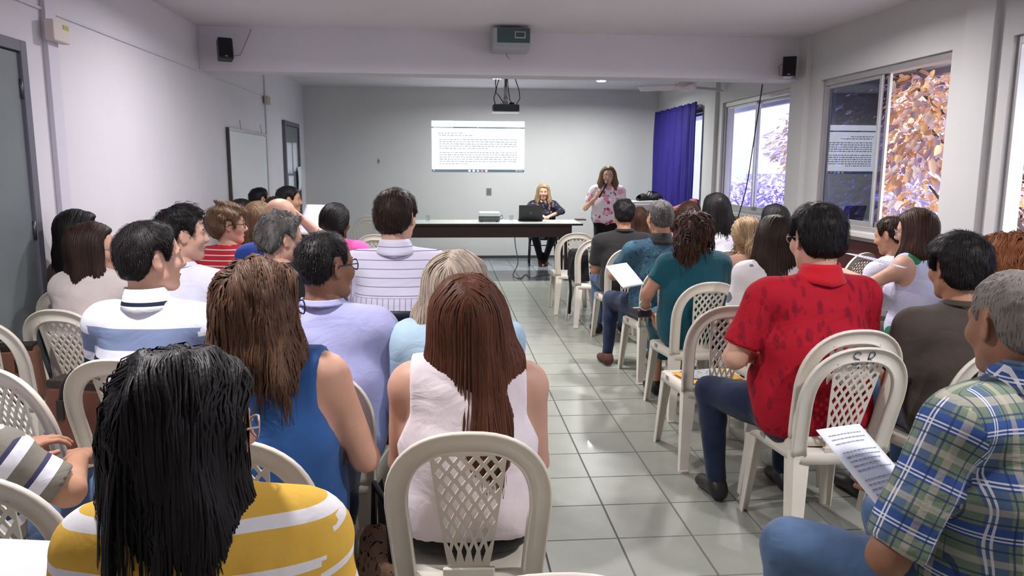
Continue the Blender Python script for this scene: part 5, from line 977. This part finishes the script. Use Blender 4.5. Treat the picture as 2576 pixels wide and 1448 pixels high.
# ------------------------------------------------------------------ papers, bags and small things among the chairs
def sheet(name, c, w_, h, rot, label, m=PAPER, lines=True, curl=.01, cat='paper'):
    t = empty(name, c, 0, label, cat); t.rotation_euler = rot; b = MB(); b.grid(lambda u, v: ((u-.5)*w_, (v-.5)*h, curl*math.sin(u*3)*math.sin(v*3)), 8, 10, True, .0012); b.build('sheet', m, t)
    if lines:
        b = MB(); r = random.Random(int(c[0]*100))
        for i in range(16):
            if i in (3, 9): continue
            y = h*.40-i*h*.05; x = -w_*.38; e = w_*r.uniform(.15, .38)
            while x < e:
                l = r.uniform(.006, .02); n_ = 3; z = lambda xx: curl*math.sin((xx/w_+.5)*3)*math.sin((y/h+.5)*3)+.0012; b.add([(x, y, z(x)), (x+l, y, z(x+l)), (x+l, y+h*.012, z(x+l)), (x, y+h*.012, z(x))], [(0, 1, 2, 3)]); x += l+.004
        tag(b.build('printed_lines', mat('grey_print', srgb(150, 154, 176), .8), t), kind='stuff')
    return t
sheet('paper_sheet', at(2198, 1180, 1.98), .20, .28, (.62, .10, .50), 'printed white sheet in the hands of the man in plaid')
sheet('paper_sheet', at(1572, 692, 5.15), .17, .24, (.55, -.10, .35), 'white sheet on the lap of the man in paisley', lines=False); sheet('paper_sheet', at(2205, 655, 4.1), .21, .29, (.2, .1, .9), 'white sheet held by the woman in the green print top'); sheet('paper_sheet', at(782, 552, 6.4), .21, .29, (1.0, 0, -.5), 'pale sheet held up by the young man in profile', lines=False)
sheet('paper_sheet', at(40, 1446, 1.36), .30, .21, (.10, .04, -.10), 'white sheet at the bottom left corner of the picture', lines=False)
# on the empty chair: envelope and patterned card
s_ = e1.location; t = empty('envelope', (s_[0], s_[1], .425), .25, 'yellow envelope lying on the empty chair seat', 'envelope'); b = MB(); b.box(-.15, .15, -.11, .11, 0, .004, .001); b.build('body', mat('yellow_envelope', srgb(226, 168, 66), .8), t); b = MB(); b.add([(-.148, .108, .0042), (.148, .108, .0042), (0, .0, .0048)], [(0, 1, 2)]); b.build('flap', mat('yellow_flap', srgb(214, 154, 56), .8), t)
t = empty('patterned_card', (s_[0]-.01, s_[1]+.015, .4315), .18, 'black and white patterned card on the yellow envelope', 'card'); b = MB(); b.box(-.105, .105, -.08, .08, 0, .004, .001); b.build('card', blotch('maze_print', srgb(176, 180, 180), [(srgb(44, 48, 50), 70., .32, 1.), (srgb(60, 62, 64), 95., .3, 2.)], ), t)
# brown handbag on the left chair
BR = mat('brown_leather_bag', srgb(92, 54, 42), .5, .4, var=.1, bump=.15, bscale=120.)
def handbag(c, rz_, w_, h, dep, label, m):
    t = empty('handbag', c, rz_, label, 'bag', None); b = MB(); b.grid(lambda u, v: ((u-.5)*w_*(1-.10*v), (dep*(1-.55*v)*.5)*math.cos(0)*(-1), v*h), 8, 8); b = MB(); b.box(-w_/2, w_/2, -dep/2, dep/2, 0, h, .03)
    b.V = [(x*(1-.12*z/h), y*(1-.45*z/h), z) for x, y, z in b.V]; bd = b.build('body', m, t); b = MB(); b.box(-w_*.41, w_*.41, -dep*.30, dep*.30, h-.02, h+.008, .004); b.build('zip_band', mat('dark_leather', (.02, .012, .01), .5), t)
    for y in (-1, 1):
        b = MB(); b.tube([(-w_*.24, y*dep*.34, h*.72), (-w_*.22, y*dep*.30, h*.98), (-w_*.12, y*dep*.22, h*1.14), (w_*.12, y*dep*.22, h*1.14), (w_*.22, y*dep*.30, h*.98), (w_*.24, y*dep*.34, h*.72)], .009, 8); b.build('handle', mat('dark_leather', (.02, .012, .01), .5), t)
        for sx in (-.24, .24): b = MB(); b.box(sx*w_-.015, sx*w_+.015, y*dep*.36-.006, y*dep*.36+.006, h*.55, h*.80, .003); b.build('strap_tab', mat('dark_leather', (.02, .012, .01), .5), t)
    return t
handbag((bagc[0]+.05, bagc[1]+.02, .425), -.25, .36, .30, .15, 'brown leather handbag on the chair at the left', BR); q = at(-60, 880, 3.2); handbag((q[0]-.05, q[1]+.26, .425), .2, .34, .26, .14, 'tan handbag on the chair at the far left edge', mat('tan_leather_bag', srgb(110, 74, 58), .6, bump=.15, bscale=120.))
q = pworld(PE['denim'], (.30, .10, 0)); t = empty('leopard_bag', (q[0], q[1], 0), .3, 'leopard print bag on the floor beside the denim vest woman', 'bag'); b = MB(); b.box(-.07, .07, -.17, .17, 0, .42, .04); b.V = [(x*(1.1-.5*z/.42), y*(1-.15*z/.42), z) for x, y, z in b.V]; b.build('body', CLOTH['leopard'](), t); b = MB(); b.tube([(0, -.12, .40), (0, -.09, .56), (0, .09, .56), (0, .12, .40)], .010, 8); b.build('strap', BLK, t)
c8 = ch8.location; t = empty('black_backpack', (c8[0]-.16, c8[1]-.02, .425), .1, 'black backpack on the chair at the aisle with a dangling strap', 'bag'); b = MB(); b.box(-.06, .14, -.13, .13, 0, .30, .04); b.build('body', mat('black_fabric', (.012, .012, .014), .8), t); b = MB(); b.tube([(-.06, -.10, .24), (-.10, -.14, .12), (-.09, -.15, -.10), (-.10, -.15, -.30)], .0, 4, prof=[(-.012, -.003), (.012, -.003), (.012, .003), (-.012, .003)]); b.build('strap', mat('black_fabric', (.012, .012, .014), .8), t); b = MB(); b.box(-.115, -.085, -.16, -.14, .02, .07, .004); b.build('buckle', BLK, t)
# bracelet and small bag of the woman in teal
w_ = PE['teal']['JO'][-1][1]; q = pworld(PE['teal'], w_); t = empty('clutch_bag', (q[0]-.01, q[1]+.06, q[2]-.04), .2, 'small dark clutch in the lap of the woman in teal', 'bag'); b = MB(); b.box(-.05, .05, -.07, .07, -.03, .02, .012); b.build('body', mat('dark_clutch', (.03, .02, .03), .4), t); b = MB(); b.box(-.052, .052, -.015, .015, .018, .026, .003); b.build('clasp', ALU, t)
b = MB(); e_ = PE['teal']['JO'][-1][0]; ax_ = nrmz(w_-e_); u1 = nrmz(np.cross(ax_, (0, 0, 1))); u2 = np.cross(ax_, u1); b.tube([np.array(w_)-ax_*.03+(u1*math.cos(a)+u2*math.sin(a))*.034 for a in np.linspace(0, 2*PI, 18, endpoint=False)], .006, 6, closed=True); b.build('bracelet', ALU, PE['teal']['root'])
h_ = PE['teal']; b = MB()
for i in range(5): a = h_['Hc']+h_['M']@np.array([-.045, -.150-.006*i, .02-.018*i]); b.tube([a, a+h_['M']@np.array([.02, -.02, -.005])], .005, 6)
b.build('claw_clip', mat('dark_clip', (.05, .03, .03), .15), PE['teal']['root'])
# ------------------------------------------------------------------ outside: ground, trees, building
b = MB(); b.box(XR+.4, 90, -40, 120, -3.3, -3.1); struct('ground_outside', b, mat('pale_ground', srgb(186, 176, 176), .9, var=.2, vscale=.6))
def leafmat(name, *cs):
    m = mat(name, cs[0], .3, .6); n = NB(m); g = n.N.new('ShaderNodeNewGeometry'); n.color(n.ramp(g.outputs['Random Per Island'], [(i/max(1, len(cs)-1), c) for i, c in enumerate(cs)], False)); n.b.inputs['Transmission Weight'].default_value = 0; return m
LEAF = [(0, 0, 0), (.030, .05, .008), (.032, .11, .004), (0, .17, -.02), (-.032, .11, .004), (-.030, .05, .008)]; LF = [(0, 1, 2, 3), (0, 3, 4, 5)]
def tree(x, y, zb, zt, rad, nl, seed, cm, label, lsc=1., nparts=60):
    r = np.random.default_rng(seed); t = empty('leafy_tree', (x, y, zb), 0, label, 'tree', None); BK = mat('bark', srgb(92, 78, 78), .9, bump=.4, bscale=30.); h = zt-zb; b = MB(); b.tube([(0, 0, 0), (.1, .05, h*.3), (-.05, .1, h*.6), (0, 0, h*.9)], [.22, .17, .10, .03], 10); b.build('trunk', BK, t); cl = []
    for k in range(16):
        a = r.uniform(0, 6.28); zz = r.uniform(.30, .92)*h; rr = rad*math.sqrt(max(.1, 1-((zz/h-.58)/.48)**2))*r.uniform(.55, .95); e = np.array([rr*math.cos(a), rr*math.sin(a), zz]); cl.append(e); b = MB(); b.tube([(0, 0, max(.2*h, zz-.35*h)), (e[0]*.5, e[1]*.5, zz-.12*h), tuple(e)], [.06, .04, .012], 6); b.build('branch', BK, t)
    cl = np.array(cl); c = cl[r.integers(0, len(cl), nl)]; dirs = r.normal(size=(nl, 3)); dirs /= np.linalg.norm(dirs, axis=1, keepdims=True); pos = c+dirs*(r.uniform(.35, 1., nl)**.5*rad*.42)[:, None]*np.array([1, 1, .75])
    L = np.array(LEAF)*lsc; yv = nrm_rows(dirs*np.array([1, 1, .3])+r.normal(size=(nl, 3))*.35+np.array([0, 0, -.35])); zv = nrm_rows(r.normal(size=(nl, 3))*.4+np.array([0, 0, 1.])); xv = nrm_rows(np.cross(yv, zv)); zv = np.cross(xv, yv); s = r.uniform(.7, 1.35, nl)
    V = pos[:, None]+s[:, None, None]*(L[None, :, 0:1]*xv[:, None]+L[None, :, 1:2]*yv[:, None]+L[None, :, 2:3]*zv[:, None]); npt = np.argsort(np.linalg.norm(pos+np.array([x, y, zb])-np.array([0, 0, 1.5]), axis=1))[:nparts]; keep = np.ones(nl, bool); keep[npt] = False
    Fq = np.array(LF); Vk = V[keep]; n_ = len(Vk); link('foliage', np_mesh('foliage', Vk.reshape(-1, 3), (Fq[None]+np.arange(n_)[:, None, None]*6).reshape(-1, 4), cm, smooth=False), t)['kind'] = 'stuff'
    lm = np_mesh('leaf', L, Fq, cm, smooth=False)
    for i in npt:
        o = link('leaf', lm, t); o.matrix_local = Matrix(((xv[i, 0]*s[i], yv[i, 0]*s[i], zv[i, 0]*s[i], pos[i, 0]), (xv[i, 1]*s[i], yv[i, 1]*s[i], zv[i, 1]*s[i], pos[i, 1]), (xv[i, 2]*s[i], yv[i, 2]*s[i], zv[i, 2]*s[i], pos[i, 2]), (0, 0, 0, 1)))
OR = leafmat('orange_tan_leaves', srgb(168, 150, 184), srgb(200, 176, 190), srgb(232, 176, 112), srgb(236, 192, 144), srgb(248, 240, 242)); PU = leafmat('grey_violet_leaves', srgb(136, 118, 164), srgb(200, 186, 214)); LI = leafmat('lilac_leaves', srgb(150, 136, 200), srgb(196, 180, 226))  # violet of shaded hollows and overexposed white mixed into the leaf colours
tree(7.7, 10.2, -3.1, 4.4, 2.4, 26000, 3, OR, 'orange tinted leafy tree close outside the middle window', .62); tree(6.9, 8.0, -3.1, 4.2, 2.1, 11000, 4, OR, 'orange tinted leafy tree outside the nearest window in view', .85, 40)
tree(13.0, 17.6, -3.1, 6.0, 3.6, 10000, 5, PU, 'grey violet tree farther out behind the orange tree', 1.4, 40); tree(14.2, 27.0, -3.1, 3.0, 2.6, 6500, 6, LI, 'lilac tinted tree seen through the far window', 1.4, 40); tree(16.0, 11.0, -3.1, 5.5, 3.6, 7000, 8, PU, 'grey violet tree behind the tree of the nearest window', 1.4, 30)
tree(9.8, 23.6, -3.1, 1.2, 1.8, 5000, 9, LI, 'low lilac bush below the pale column outside the far window', 1.2, 30)
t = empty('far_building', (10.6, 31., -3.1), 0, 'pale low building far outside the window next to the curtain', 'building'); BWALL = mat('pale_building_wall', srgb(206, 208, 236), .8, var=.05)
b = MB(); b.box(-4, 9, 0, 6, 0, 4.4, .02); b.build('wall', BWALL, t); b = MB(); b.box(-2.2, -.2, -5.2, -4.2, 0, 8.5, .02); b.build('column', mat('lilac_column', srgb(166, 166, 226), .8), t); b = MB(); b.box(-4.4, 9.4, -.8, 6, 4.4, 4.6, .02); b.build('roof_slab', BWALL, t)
for i in range(4):
    b = MB(); b.box(-3+2.6*i, -1.6+2.6*i, -.05, 0, 1.4, 3.2, .01); f_ = b.build('window', ALU, t); b = MB(); b.box(-2.9+2.6*i, -1.7+2.6*i, -.06, -.051, 1.5, 3.1); b.build('pane', mat('dark_pane', (.05, .06, .12), .1), f_)
